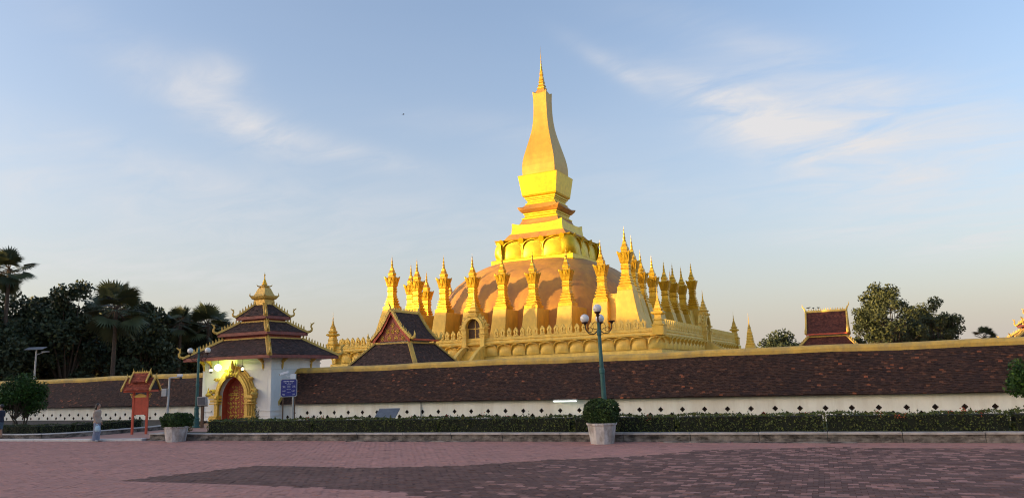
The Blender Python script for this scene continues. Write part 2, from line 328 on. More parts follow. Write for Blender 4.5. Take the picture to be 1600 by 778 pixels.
for a, b in ((-2.6, -1.2), (8.2, 13.9), (21.0, 23.2), (23.3, 27.0)):
    obj('gutter_slab', G().box(a, b, -.26, -.04, -.02, .03), 'concrete', kb, bevel=.01)
obj('kerb_riser', G().box(-2.78, -2.48, .36, 1.7, -.02, .235), 'concrete', kb); obj('kerb_coping', G().box(-2.8, -2.46, .36, 1.72, .238, .31), 'kerbtop', kb, bevel=.015)
lk = thing('garden_kerb', None, None); lk['kind'] = 'structure'
def ribbon(pts, w, z0, z1):
    g = G(); P = [Vector((x, y, 0)) for x, y in pts]; rings = []
    for i, p in enumerate(P):
        d = (P[min(i+1, len(P)-1)]-P[max(i-1, 0)]).normalized(); n = Vector((-d.y, d.x, 0))*w/2
        rings.append([(p.x-n.x, p.y-n.y, z0), (p.x+n.x, p.y+n.y, z0), (p.x+n.x, p.y+n.y, z1), (p.x-n.x, p.y-n.y, z1)])
    return g.loft(rings)
cv = [(-16,-62.75),(-4,-62.6),(-2.2,-62.5),(-1.1,-62.2),(-.3,-61.5),(.12,-60.4),(.3,-59),(.4,-57.2),(-.3,-54.8),(-1.5,-52.2)]
for a, b in ((0, 1), (1, 3), (3, 5), (5, 7), (7, 9)): obj('kerb_stone', ribbon(cv[a:b+1], .18, -.02, .25), 'concrete', lk); obj('kerb_coping', ribbon(cv[a:b+1], .24, .252, .30), 'kerbwhite', lk)
wk = thing('white_step_kerb', None, None); wk['kind'] = 'structure'
pts = [(-16, -63.4), (-9, -63.25), (-3.3, -63.1), (-.5, -62.85), (3.3, -62.5), (6.15, -61.95)]
for a, b in zip(pts, pts[1:]):
    d = Vector((b[0]-a[0], b[1]-a[1])).normalized()*.01
    obj('kerb_stone', ribbon([(a[0]+d.x, a[1]+d.y), (b[0]-d.x, b[1]-d.y)], .3, -.02, .10), 'kerbwhite', wk, bevel=.012)
g = G(); g.add([(-16,-63.3,.06),(-3.3,-62.95,.06),(3.3,-62.4,.06),(6.4,-61.8,.06),(6.4,-58,.06),(3,-51.2,.06),(-3,-51.2,.06),(.4,-57.2,.06),(.1,-60.4,.06),(-1.2,-62.2,.06),(-4,-62.6,.06),(-16,-62.7,.06)], [tuple(range(12))]); struct('entrance_path', g, 'ground')

# ------------------------------------------------------------------ cloister wall
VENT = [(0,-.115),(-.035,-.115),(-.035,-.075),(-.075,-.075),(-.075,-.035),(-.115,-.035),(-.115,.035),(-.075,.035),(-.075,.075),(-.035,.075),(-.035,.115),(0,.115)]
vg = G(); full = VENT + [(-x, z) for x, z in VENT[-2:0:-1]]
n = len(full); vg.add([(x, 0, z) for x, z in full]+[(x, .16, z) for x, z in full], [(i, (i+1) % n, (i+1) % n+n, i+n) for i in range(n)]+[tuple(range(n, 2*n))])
vme = None
def wall_segment(name, label, x0, x1, seam=None):
    global vme
    t = thing(name, label, 'wall', (0, -48.5, 0)); g = G(); hw = .525
    k0 = math.ceil(x0/hw); k1 = math.floor(x1/hw); yw = -1.4; z0, z1 = -.05, 1.5
    g.add([(x0,yw,z0),(k0*hw,yw,z0),(k0*hw,yw,z1),(x0,yw,z1)], [(0,1,2,3)]); g.add([(k1*hw,yw,z0),(x1,yw,z0),(x1,yw,z1),(k1*hw,yw,z1)], [(0,1,2,3)])
    for k in range(k0, k1):
        cx_ = (k+.5)*hw; cz = .58 if k % 2 else .33; a, b = k*hw, (k+1)*hw
        left = [(a,z0),(cx_,z0)]+[(cx_+x, cz+z) for x, z in VENT]+[(cx_,z1),(a,z1)]
        right = [(cx_,z0),(b,z0),(b,z1),(cx_,z1)]+[(cx_-x, cz+z) for x, z in VENT[::-1]]
        for P in (left, right): g.add([(x, yw, z) for x, z in P], [tuple(range(len(P)))])
    g.box(x0, x1, 1.2, 1.4, z0, z1).box(x0, x0+.2, yw+.2, 1.2, z0, z1).box(x1-.2, x1, yw+.2, 1.2, z0, z1)
    obj('plaster_wall', g, 'white', t)
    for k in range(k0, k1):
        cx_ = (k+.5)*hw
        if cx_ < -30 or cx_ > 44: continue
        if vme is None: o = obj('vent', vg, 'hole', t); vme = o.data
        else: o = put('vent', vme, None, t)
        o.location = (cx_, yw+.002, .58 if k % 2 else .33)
    e0, e1 = x0+.05, x1-.05
    u = G(); u.add([(e0,-1.7,1.17),(e1,-1.7,1.17),(e1,-.16,3.06),(e0,-.16,3.06),(e0,1.7,1.17),(e1,1.7,1.17),(e1,.16,3.06),(e0,.16,3.06),(e0,-1.7,1.12),(e1,-1.7,1.12),(e0,1.7,1.12),(e1,1.7,1.12)], [(0,1,2,3),(5,4,7,6),(8,9,1,0),(10,4,5,11),(0,3,7,4),(1,5,6,2),(8,10,11,9)])
    obj('roof_deck', u, 'under', t)
    tl = tiles((e0,-1.74,1.165),(e1,-1.74,1.165),(e1,-.14,3.09),(e0,-.14,3.09), .165, .088, hot=.05, jit=.22)
    # warm tiles come in drifts
    for i in range(0, len(tl.t), 4):
        if tl.t[i] > .9:
            x, y, z = tl.v[tl.f[i][0]]
            if math.sin(x*.55+1.2*math.sin(z*2+x*.3))+.5*math.sin(x*1.7+z*3) < -.1:
                tn = random.uniform(.3, .8); tl.t[i:i+4] = [tn]*4
    sag = lambda x, y, z: (x, y, z+.022*math.sin(x*.42+1)+.014*math.sin(x*1.13))
    tl.xf(sag); o = obj('roof_tiles', tl, 'tile', t); o['kind'] = 'stuff'
    g = G(); g.loft([[(x, -.24, 3.0), (x, -.25, 3.16), (x, -.17, 3.28), (x, 0, 3.335), (x, .17, 3.28), (x, .25, 3.16), (x, .24, 3.0)] for x in [x0+.02+(x1-x0-.04)*i/40 for i in range(121)]]); g.xf(sag)
    obj('ridge_cap', g, 'cap', t)
    return t
def verge(t, x, w=.16):
    for s in (-1, 1):
        P = [(s*1.82, 1.05), (s*.2, 3.05), (s*.2, 3.33), (s*1.88, 1.3)]
        g = G(); vs = [(x-w/2, y, z) for y, z in P]+[(x+w/2, y, z) for y, z in P]
        g.add(vs, [(0,1,2,3),(7,6,5,4),(0,4,5,1),(1,5,6,2),(2,6,7,3),(3,7,4,0)]); obj('verge_band', g, 'cap', t)
wr = wall_segment('cloister_wall', 'long white cloister wall with brown tiled roof right of the gate', 2.98, 50.6)
verge(wr, 3.0)
wl = wall_segment('cloister_wall', 'white cloister wall with brown tiled roof left of the gate', -48.6, -3.0)
verge(wl, -3.0)
obj('end_ornament', G().sqs([(.42,3.3),(.42,3.42),(.34,3.5),(.30,3.9),(.22,4.0),(.26,4.1),(.15,4.3)], -3.5, 0), 'goldshade', wl)
obj('downpipe', G().tube([(13.32,-1.46,0),(13.32,-1.46,1.2)], .035), 'grey', wr)
def plain_wall(label, x0, y0, x1, y1):
    t = thing('cloister_wall', label, 'wall', ((x0+x1)/2, (y0+y1)/2, 0), math.atan2(y1-y0, x1-x0)); L = math.hypot(x1-x0, y1-y0)/2
    obj('plaster_wall', G().box(-L, L, -1.4, 1.4, -.05, 1.3), 'white', t)
    o = obj('roof_tiles', tiles((-L,-1.74,1.165),(L,-1.74,1.165),(L,-.14,3.09),(-L,-.14,3.09), .5, .3), 'tile', t); o['kind'] = 'stuff'
    o = obj('roof_tiles', tiles((-L,1.74,1.165),(L,1.74,1.165),(L,.14,3.09),(-L,.14,3.09), .5, .3), 'tile', t); o['kind'] = 'stuff'
    obj('ridge_cap', G().box(-L, L, -.22, .22, 3.02, 3.3), 'cap', t)
plain_wall('side of the cloister running back from the left corner', -48.6, 46, -48.6, -46.6)
plain_wall('side of the cloister running back from the right corner', 50.6, -46.6, 50.6, 46)
# ------------------------------------------------------------------ gate pavilion
def naga(g, x, y, z, ax, ay, s=1):
    """upturned horn at a roof corner pointing along (ax, ay)"""
    P = [(0,0),(.12,.02),(.22,.10),(.24,.24),(.17,.36),(.20,.50),(.33,.60),(.42,.66)]; rad = [.10,.09,.085,.07,.06,.065,.045,.01]
    g.tube([(x+ax*p*s, y+ay*p*s, z+q*s) for p, q in P], [r*s for r in rad], 7)
    g.tube([(x+ax*.25*s, y+ay*.25*s, z+.5*s), (x+ax*.12*s, y+ay*.12*s, z+.62*s)], [.05*s, .008*s], 5)
def crest(g, p, q, n, s=.1, skip=0):
    p, q = Vector(p), Vector(q)
    for i in range(n):
        c = p.lerp(q, (i+.5+skip)/n) if skip == 0 else p.lerp(q, (i+.6)/n); d = (q-p).normalized()*s*.42
        g.loft([[(c.x-d.x-d.y*.6, c.y-d.y+d.x*.6, c.z-.06), (c.x+d.x-d.y*.6, c.y+d.y+d.x*.6, c.z-.06), (c.x+d.x+d.y*.6, c.y+d.y-d.x*.6, c.z-.06), (c.x-d.x+d.y*.6, c.y-d.y-d.x*.6, c.z-.06)],
                [(c.x-d.x*.8-d.y*.4, c.y-d.y*.8+d.x*.4, c.z+s*1.0), (c.x+d.x*.9-d.y*.4, c.y+d.y*.9+d.x*.4, c.z+s*1.0), (c.x+d.x*.9+d.y*.4, c.y+d.y*.9-d.x*.4, c.z+s*1.0), (c.x-d.x*.8+d.y*.4, c.y-d.y*.8-d.x*.4, c.z+s*1.0)],
                [(c.x-d.x*.3, c.y-d.y*.3, c.z+s*1.7)]*4])
def archpoly(r, z0, spring, n=14, point=.12):
    """outline from left foot over the arch to the right foot"""
    P = [(-r, z0)]
    for i in range(n+1):
        a = PI-PI*i/n; P.append((r*math.cos(a), spring+r*math.sin(a)*(1+point*math.sin(a)**3)))
    P.append((r, z0)); return P
def archring(g, ro, ri, z0, spring, y0, y1, point=.12):
    O = archpoly(ro, z0, spring, point=point); I = archpoly(ri, z0, spring, point=point); n = len(O)
    vs = [(x,y0,z) for x,z in O]+[(x,y0,z) for x,z in I]+[(x,y1,z) for x,z in O]+[(x,y1,z) for x,z in I]; fs = []
    for i in range(n-1): fs += [(i, i+n, i+n+1, i+1), (i+2*n, i+1+2*n, i+1+3*n, i+3*n), (i, i+1, i+1+2*n, i+2*n), (i+n, i+3*n, i+1+3*n, i+1+n)]
    fs += [(0, 2*n, 3*n, n), (n-1, 2*n-1, 4*n-1, 3*n-1)]
    g.add(vs, fs)
def scroll(g, x, y, z, s, flip=1):
    g.tube([(x+flip*s*(.9-.055*i)*math.cos(i*.62), y, z+s*(.9-.055*i)*math.sin(i*.62)) for i in range(13)], [s*(.30-.015*i) for i in range(13)], 6)
def make_gate(label, loc, rz):
    t = thing('gate_pavilion', label, 'gate', loc, rz)
    hx, hy = 2.95, 2.2; dw, dz, sp_ = 1.16, -.05, 1.62
    # front wall with the arched opening
    A = archpoly(dw, dz, sp_); g = G(); zt = 4.3; nA = len(A)//2
    left = [(-hx, dz)] + A[:nA+1] + [(A[nA][0], zt), (-hx, zt)]; right = [(A[nA][0], zt)] + A[nA:] + [(hx, dz), (hx, zt)]
    for P in (left, right): g.add([(x, -hy, z) for x, z in P], [tuple(range(len(P)))])
    g.add([(-hx,-hy,dz),(-hx,hy,dz),(hx,hy,dz),(hx,-hy,dz),(-hx,-hy,zt),(-hx,hy,zt),(hx,hy,zt),(hx,-hy,zt)], [(0,4,5,1),(1,5,6,2),(2,6,7,3)])
    obj('wall', g, 'bluewhite', t); g = G(); n = len(A); g.add([(x,-hy,z) for x,z in A]+[(x,-hy+.5,z) for x,z in A], [(i,i+1,i+1+n,i+n) for i in range(n-1)])
    obj('jamb', g, 'red', t)
    g = G()
    for z0, z1, p in ((3.28,3.36,.03),(3.62,3.70,.05),(3.84,3.96,.08),(3.96,4.06,.13),(.75,.83,.05),(.45,.53,.05),(0,.3,.10)):
        if z1 < 1:
            for s in (-1, 1): g.box(min(s*(hx-.9), s*(hx+p)), max(s*(hx-.9), s*(hx+p)), -hy-p, -hy+.8, z0, z1)
        else: g.box(-hx-p, hx+p, -hy-p, hy+p, z0, z1)
    for s in (-1, 1): g.box(min(s*(hx-.22), s*(hx+.02)), max(s*(hx-.22), s*(hx+.02)), -hy-.02, -hy+.3, .3, 3.8); g.box(min(s*(hx-.34), s*(hx-.27)), max(s*(hx-.34), s*(hx-.27)), -hy-.015, -hy+.1, .3, 3.8)
    obj('moulding', g, 'bluewhite', t, bevel=.012)
    # gilded surround in receding layers
    sr = obj('door_surround', G().box(-1.80,-1.17,-hy-.48,-hy-.005,-.05,.28), 'goldshade', t, bevel=.02); obj('plinth', G().box(1.17,1.80,-hy-.48,-hy-.005,-.05,.28), 'goldshade', sr, bevel=.02)
    for ro, ri, d0, d1 in ((1.74,1.40,.002,.12),(1.64,1.32,.12,.22),(1.52,1.24,.22,.32),(1.42,1.17,.32,.38)):
        g = G(); archring(g, ro, ri, .28, sp_, -hy-d1, -hy-d0); obj('archivolt', g, 'goldshade', sr, bevel=.015)
    g = G()
    for s in (-1, 1):
        for z0, z1, p in ((.28,.40,.12),(.40,.5,.06),(1.22,1.30,.10),(1.36,1.5,.05),(1.56,1.70,.14),(1.70,1.78,.08)):
            g.box(min(s*1.18, s*(1.74+p)), max(s*1.18, s*(1.74+p)), -hy-.40-p*.5, -hy-.003, z0, z1)
    obj('pilaster_mouldings', g, 'goldshade', sr, bevel=.015)
    g = G()
    for s in (-1, 1):
        for d in (.1, .22, .34):
            scroll(g, s*1.76, -hy-d, 2.0, .17, s); scroll(g, s*1.42, -hy-d, 2.72, .15, s)
        g.sphere((s*1.95, -hy-.35, 1.82), (.16, .3, .14), 8, 6); g.tube([(s*1.8,-hy-.35,1.75),(s*2.05,-hy-.35,1.95),(s*2.02,-hy-.35,2.25)], [.12,.09,.02], 6)
    obj('scrollwork', g, 'goldshade', sr, smooth=True)
    g = G()
    for d in (.12, .3):
        for a, b in ((-.5,.25),(-.25,.45),(0,.75),(.25,.45),(.5,.25)): g.tube([(a*.8,-hy-d,3.0-abs(a)*.3),(a,-hy-d,3.15),(a*1.1,-hy-d,3.15+b)], [.16,.12,.015], 6)
    g.tube([(0,-hy-.35,3.2),(0.0,-hy-.35,3.9)], [.2,.05], 6); scroll(g, .25, -hy-.6, 3.25, .13, 1); scroll(g, -.25, -hy-.6, 3.25, .13, -1)
    obj('crest_ornament', g, 'goldshade', sr, smooth=True)
    # two door leaves with gilded lattice
    ydr = -hy+.42
    for s in (-1, 1):
        P = [(0, dz)] + ([(s*x*.999, z) for x, z in archpoly(dw, dz, sp_)[len(A)//2:]][::-1])
        P = [(x, z) for x, z in P] + [(0, archpoly(dw, dz, sp_)[len(A)//2][1])]
        P = [P[0]] + P[1:-1] + [P[-1]]
        leaf = obj('door_leaf', G().extr([(s*.004+x*.995, z) for x, z in P], ydr, ydr+.08), 'red', t)
        g = G()
        for q in range(3):
            zc = .5+q*.55
            for k in range(2):
                c = s*(.36+k*.45)
                scroll(g, c, ydr-.02, zc-.1, .13, 1); scroll(g, c, ydr-.02, zc+.14, .10, -1); g.sphere((c+.2, ydr-.01, zc), (.06,.03,.06), 6, 4); g.sphere((c-.2, ydr-.01, zc+.2), (.05,.03,.05), 6, 4)
        for k in range(5):
            c = s*(.16+k*.23)
            g.sphere((c, ydr-.01, 1.3), (.045,.03,.045), 6, 4); g.sphere((c, ydr-.01, .78), (.04,.03,.04), 6, 4)
        for k in range(16): g.sphere((s*.09, ydr-.015, .05+k*.16), (.035,.03,.045), 6, 4)
        g.box(min(s*.17, s*1.0), max(s*.17, s*1.0), ydr-.025, ydr, 1.72, 1.78)
        g.box(min(s*.19, s*.92), max(s*.19, s*.92), ydr-.03, ydr, 1.84, 1.9); 
        for k in range(6): scroll(g, s*(.28+.13*(k % 4)), ydr-.02, 2.0+.2*(k//3)+.05*(k % 2), .085, s)
        obj('gilded_lattice', g, 'goldshade', leaf, smooth=True)
    # roof: three tiers
    tiers = ((3.68,3.12,4.10,1.95,1.55,5.28),(2.16,1.80,5.66,1.15,.92,6.42),(1.28,1.1,6.74,.42,.36,7.62))
    for i, (ex, ey, ez, tx, ty, tz) in enumerate(tiers):
        r = obj('roof_tier', G().loft([[(-ex,-ey,ez+.04),(ex,-ey,ez+.04),(ex,ey,ez+.04),(-ex,ey,ez+.04)],[(-tx,-ty,tz-.03),(tx,-ty,tz-.03),(tx,ty,tz-.03),(-tx,ty,tz-.03)]]), 'under', t)
        g = G(); c0 = [(-ex,-ey,ez+.07),(ex,-ey,ez+.07),(ex,ey,ez+.07),(-ex,ey,ez+.07)]; c1 = [(-tx,-ty,tz),(tx,-ty,tz),(tx,ty,tz),(-tx,ty,tz)]
        for k in range(4):
            q = tiles(c0[k], c0[(k+1) % 4], c1[(k+1) % 4], c1[k], .2, .13, jit=.12, hot=.03); g.add(q.v, q.f); g.t[-len(q.t):] = q.t
        o = obj('roof_tiles', g, 'tiledark', r); o['kind'] = 'stuff'
        f = G(); w = .07
        f.box(-ex-.04,ex+.04,-ey-.04,-ey+w,ez-.16,ez+.05).box(-ex-.04,ex+.04,ey-w,ey+.04,ez-.16,ez+.05).box(-ex-.04,-ex+w,-ey+w,ey-w,ez-.16,ez+.05).box(ex-w,ex+.04,-ey+w,ey-w,ez-.16,ez+.05)
        if i == 0: f.box(-ex+w,ex-w,-ey+w,ey-w,ez-.05,ez+.02)
        obj('fascia', f, 'fascia', r, bevel=.01)
        for k in range(4):
            a, b = Vector(c0[k]), Vector(c1[k]); dirn = Vector((a.x, a.y, 0)).normalized(); h = G()
            d = (b-a).normalized(); sd = Vector((-dirn.y, dirn.x, 0))*(.13 if i < 2 else .11)
            a2 = a - d*.12
            h.loft([[tuple(p-sd*1.25+Vector((0,0,-.02))), tuple(p+sd*1.25+Vector((0,0,-.02))), tuple(p+sd+Vector((0,0,.13))), tuple(p-sd+Vector((0,0,.13)))] for p in (a2, a2.lerp(b, .5)+Vector((0,0,-.02)), b)])
            crest(h, a2.lerp(b, .16)+Vector((0,0,.14)), b+Vector((0,0,.13)), (11, 7, 6)[i], .13)
            naga(h, a2.x-dirn.x*.02, a2.y-dirn.y*.02, a2.z+.1, dirn.x, dirn.y, (1.0, .95, .8)[i])
            obj('hip_ridge', h, 'goldshade', r)
        if i < 2:
            e = tiers[i+1]; obj('roof_neck', G().box(-tx+.05,tx-.05,-ty+.05,ty-.05,tz-.1,e[2]+.05), 'red', r)
            g = G(); g.box(-tx-.05,tx+.05,-ty-.05,-ty+.06,tz-.04,tz+.07).box(-tx-.05,tx+.05,ty-.06,ty+.05,tz-.04,tz+.07).box(-tx-.05,-tx+.06,-ty+.06,ty-.06,tz-.04,tz+.07).box(tx-.06,tx+.05,-ty+.06,ty-.06,tz-.04,tz+.07)
            obj('ledge_band', g, 'cap', r)
    cr_ = obj('crown', G().sqs([(.46,7.5),(.46,7.92),(.5,7.95),(.6,8.02),(.66,8.16),(.62,8.22),(.5,8.25),(.44,8.35),(.30,8.72),(.22,8.8),(.28,8.84),(.24,8.9),(.14,8.95)], ry=.92), 'goldshade', t)
    g = G()
    for sx in (-1, 1):
        for sy in (-1, 1): g.tube([(sx*.6,sy*.55,8.14),(sx*.68,sy*.63,8.24),(sx*.66,sy*.61,8.42)], [.07,.05,.01], 5); g.tube([(sx*.24,sy*.22,8.84),(sx*.34,sy*.32,8.9),(sx*.36,sy*.34,9.0)], [.05,.035,.008], 5)
    obj('crown_horns', g, 'goldshade', cr_)
    obj('finial', G().lathe([(.15,8.95),(.2,9.0),(.12,9.06),(.16,9.1),(.08,9.2),(.11,9.24),(.05,9.32),(.03,9.58),(.06,9.63),(.02,9.7),(.004,9.84)], 10), 'goldspire', cr_, smooth=True)
    # eave brackets
    g0 = None
    for x, y, ax, ay in [(-2.2,-hy,0,-1),(2.3,-hy,0,-1),(-2.85,-hy,0,-1),(2.95,-1.3,1,0),(2.95,1.3,1,0)]:
        if ay: P = [(x-.05, y-.003, 3.3), (x+.05, y-.003, 3.3)]
        g = G(); pr = [(0,3.25),(.07,3.4),(.12,3.7),(.6,4.02),(.4,4.03),(0,4.03)]
        w = .05; px, py = -ay, ax
        A_ = [(x+ax*(d+.005)+px*w, y+ay*(d+.005)+py*w, z) for d, z in pr]; B_ = [(x+ax*(d+.005)-px*w, y+ay*(d+.005)-py*w, z) for d, z in pr]; n = len(pr)
        g.add(A_+B_, [tuple(range(n)), tuple(range(2*n-1, n-1, -1))]+[(i, i+n, (i+1) % n+n, (i+1) % n) for i in range(n)])
        obj('eave_bracket', g, 'goldshade', t)
    return t
gate = make_gate('white gate pavilion with three-tier tiled roof and gilded arched red door', (.1, -48.8, 0), 0)
dup(gate, (50.6, 0, 0), PI/2, 'tiered tiled roof peeking over the wall at the right edge')
# lamps hung on the gate front
def hanging(x, lit):
    t = thing('hanging_lantern', 'small black hanging lantern %s of the gate arch' % ('left' if x < 0 else 'right'), 'lantern', (x+.1, -51.45, 3.3))
    obj('cord', G().tube([(0,0,.28),(0,0,.75)], .012, 5), 'dark', t); obj('lantern_cap', G().lathe([(.10,.16),(.08,.22),(.03,.28)], 8), 'dark', t)
    obj('bulb', G().sphere((0,0,.07), .085, 10, 7), mat('lantern_bulb', (.9,.85,.7), .4, emit=(1,.85,.55), estr=2.2), t); obj('lantern_base', G().lathe([(.06,-.12),(.09,-.06),(.07,0)], 8), 'dark', t)
hanging(-1.75, 1); hanging(1.0, 1)
lt = thing('gate_lamp', 'glowing yellow-green lamp globe hanging above the gate arch', 'lamp', (-.42, -52.0, 3.5))
obj('stem', G().tube([(0,0,.2),(0,0,.5)], .02, 6), 'dark', lt)
obj('globe', G().sphere((0,0,0), .2, 16, 10), mat('lit_globe', (.9,.95,.7), .4, emit=(.85,1,.25), estr=6), lt, smooth=True)
pl = bpy.data.lights.new('gate_lamp_light', 'POINT'); pl.energy = 15; pl.color = (.62, 1, .10); pl.shadow_soft_size = .22
po = bpy.data.objects.new('gate_lamp_light', pl); COL.objects.link(po); po.parent = lt; po.location = (0, .30, -.02)
tl_ = thing('tube_light', 'white fluorescent tube glowing under the wall eaves', 'light', (22.25, -50.33, 1.05))
obj('tube', G().tube([(-.62,0,0),(.62,0,0)], .022, 8), mat('lit_tube', (.9,.95,.9), .4, emit=(.85,1,.9), estr=1.0), tl_); obj('fitting', G().box(-.66,.66,.03,.1,.02,.09), 'grey', tl_)
# ------------------------------------------------------------------ worship halls on the lower terrace
def make_hall(label, loc, rz, tilemat):
    t = thing('worship_hall', label, 'hall', loc, rz)
    obj('wall', G().box(-2.6,2.6,-2.5,2.5,0,3.6).box(-1.45,1.45,-1.6,1.6,5.0,5.75), 'white', t)
    # lower hipped roof
    c0 = [(-3.45,-3.5,3.5),(3.45,-3.5,3.5),(3.45,3.5,3.5),(-3.45,3.5,3.5)]; c1 = [(-1.75,-1.85,5.42),(1.75,-1.85,5.42),(1.75,1.85,5.42),(-1.75,1.85,5.42)]
    lr = obj('lower_roof', G().loft([[(x,y,z-.04) for x,y,z in c0],[(x,y,z-.04) for x,y,z in c1]]), 'under', t); g = G()
    for k in range(4):
        q = tiles(c0[k], c0[(k+1) % 4], c1[(k+1) % 4], c1[k], .22, .15, jit=.1, hot=.02); g.add(q.v, q.f); g.t[-len(q.t):] = q.t
    o = obj('roof_tiles', g, tilemat, lr); o['kind'] = 'stuff'
    for k in range(4):
        a, b = Vector(c0[k]), Vector(c1[k]); d = Vector((a.x, a.y, 0)).normalized(); sd = Vector((-d.y, d.x, 0))*.17; h = G()
        h.loft([[tuple(p-sd*1.1), tuple(p+sd*1.1), tuple(p+sd+Vector((0,0,.14))), tuple(p-sd+Vector((0,0,.14)))] for p in (a, b)]); crest(h, a+Vector((0,0,.16)), b+Vector((0,0,.14)), 9, .12)
        obj('hip_ridge', h, 'cap', lr)
    obj('ledge_band', G().box(-1.85,1.85,-1.95,-1.8,5.38,5.5).box(-1.85,1.85,1.8,1.95,5.38,5.5).box(-1.85,-1.7,-1.8,1.8,5.38,5.5).box(1.7,1.85,-1.8,1.8,5.38,5.5), 'cap', lr)
    # steep upper gable with concave slopes, ridge along y
    prof = [(1.98,5.72),(1.55,6.12),(1.05,6.62),(.62,7.2),(.28,7.75),(0,8.15)]; ur = obj('upper_roof', G().extr([(-x,z-.08) for x,z in prof]+[(x,z-.08) for x,z in prof[-2::-1]], -1.62, 1.62), 'under', t); g = G()
    for s in (-1, 1):
        for (xa, za), (xb, zb) in zip(prof, prof[1:]):
            q = tiles((s*xa,-1.95,za),(s*xa,1.95,za),(s*xb,1.95,zb),(s*xb,-1.95,zb), .2, .15, jit=.1, hot=.02); g.add(q.v, q.f); g.t[-len(q.t):] = q.t
    o = obj('roof_tiles', g, tilemat, ur); o['kind'] = 'stuff'
    for e in (-1, 1):
        g = G(); y = e*2.02
        for s in (-1, 1):
            rings = [[(s*x, y-.09, z-.02), (s*x, y+.09, z-.02), (s*(x+.05), y+.09, z+.17), (s*(x+.05), y-.09, z+.17)] for x, z in prof]; g.loft(rings)
            for k, (x, z) in enumerate([(a[0]+(b[0]-a[0])*f, a[1]+(b[1]-a[1])*f) for a, b in zip(prof, prof[1:]) for f in (.1, .4, .7)]):
                g.tube([(s*x,y,z+.1),(s*(x+.08),y,z+.25),(s*(x+.06),y,z+.38)], [.075,.05,.008], 5)
            g.tube([(s*2.1,y,5.75),(s*2.35,y,5.85),(s*2.4,y,6.1),(s*2.36,y,6.4)], [.13,.12,.09,.01], 6)
        g.tube([(0,y,8.2),(0,y+e*.1,8.5),(0,y+e*.28,8.75),(0,y+e*.3,9.05)], [.11,.08,.05,.008], 6)
        obj('bargeboard', g, 'goldpale', ur)
        g = G(); 
        for s in (-1, 1): g.loft([[(s*x*.93, y*.985-.03, z-.28), (s*x*.93, y*.985+.03, z-.28), (s*x*.96, y*.985+.03, z-.04), (s*x*.96, y*.985-.03, z-.04)] for x, z in prof])
        obj('gable_trim', g, 'redbright', ur)
        yp = e*1.72; pd = obj('pediment', G().extr([(-x*.86,z-.12) for x,z in prof[:-1]]+[(0,7.85)]+[(x*.86,z-.12) for x,z in prof[-2::-1]], yp-.05, yp+.05), 'red', ur)
        g = G()
        for z, xs in ((5.85,(-1.05,-.35,.35,1.05)),(6.42,(-.5,.0,.5)),(6.95,(0,))):
            for x in xs:
                for k in range(8): g.sphere((x+.16*math.cos(k*PI/4), yp+e*.06, z+.16*math.sin(k*PI/4)), (.055,.03,.055), 6, 4)
                g.sphere((x, yp+e*.06, z), (.09,.04,.09), 8, 5)
        for z, w in ((6.12,1.25),(6.68,.8)): 
            for k in range(int(w*2/.14)): g.sphere((-w+.07+k*.14, yp+e*.055, z), (.035,.02,.035), 5, 3)
        for x in (-.7, 0, .7):
            for k in range(4): g.sphere((x, yp+e*.055, 5.7+k*.11), (.03,.02,.035), 5, 3)
        obj('gilded_rosettes', g, 'goldp', ur, smooth=True)
    g = G().box(-.12,.12,-1.93,1.93,8.08,8.28); crest(g, (0,-1.8,8.3), (0,1.8,8.3), 15, .12); obj('ridge', g, 'goldpale', ur)
    obj('eave_board', G().box(-2.2,-2.1,-1.93,1.93,5.6,5.74), 'redbright', ur); obj('eave_board', G().box(2.1,2.2,-1.93,1.93,5.6,5.74), 'redbright', ur)
    return t
make_hall('dark-roofed hall with red gilded gable in front of the stupa stairs', (0.05, -32.4, 0), 0, 'tiledark')
make_hall('small reddish-brown roofed hall rising behind the wall at right', (31.65, .3, .05), PI/2, 'tilered')
# ------------------------------------------------------------------ stupa terrace
def petal_grid(w, h, bulge, lip, nu=10, nv=10):
    """lotus petal standing on z=0, facing -y, arch-topped, belly swelling out, tip curling forward"""
    g = G(); vs = []
    for j in range(nv+1):
        t = j/nv; wd = w/2*(1 if t < .45 else math.sqrt(max(.0, 1-((t-.45)/.55)**2.6))*.98+.02)
        for i in range(nu+1):
            s = -1+2*i/nu; x = s*wd; z = h*t
            y = -bulge*(math.sin(PI*min(1, t*1.05+.06))**.7)*(1-abs(s)**2.2) - (lip*max(0, (t-.78)/.22)**1.6)*(1-.3*abs(s))
            vs.append((x, y, z))
    n = nu+1; g.add(vs, [(j*n+i, j*n+i+1, (j+1)*n+i+1, (j+1)*n+i) for j in range(nv) for i in range(nu)])
    return g
def petal_hood(w, h, dep, th=.07):
    P = []
    for k in range(15):
        a = k/14; t = .42+.58*(a if a < .5 else 1-a)*2; sgn = -1 if a < .5 else 1
        P.append((sgn*w/2*math.sqrt(max(0, 1-((t-.45)/.55)**2.6)) if t > .45 else sgn*w/2, h*t, max(0, (t-.42)/.58)))
    return G().loft([[(x, .05, z), (x, -.06-dep*q**.7, z+.02*q), (x*1.03, -.06-dep*q**.7, z+th), (x*1.05, .05, z+th)] for x, z, q in P])
def petal_rim(w, h, off=.06):
    P = []
    for k in range(17):
        a = k/16; t = (a if a < .5 else 1-a)*2; sgn = -1 if a < .5 else 1
        wd = 1 if t < .45 else math.sqrt(max(0, 1-((t-.45)/.55)**2.6)); P.append((sgn*w/2*wd, -off, h*t))
    return G().tube(P, w*.025, 5)
TC = -.25; TA = 19.0
ter = thing('stupa_terrace', 'golden crenellated terrace around the stupa with lotus petal walls', 'terrace', (TC, 0, 0))
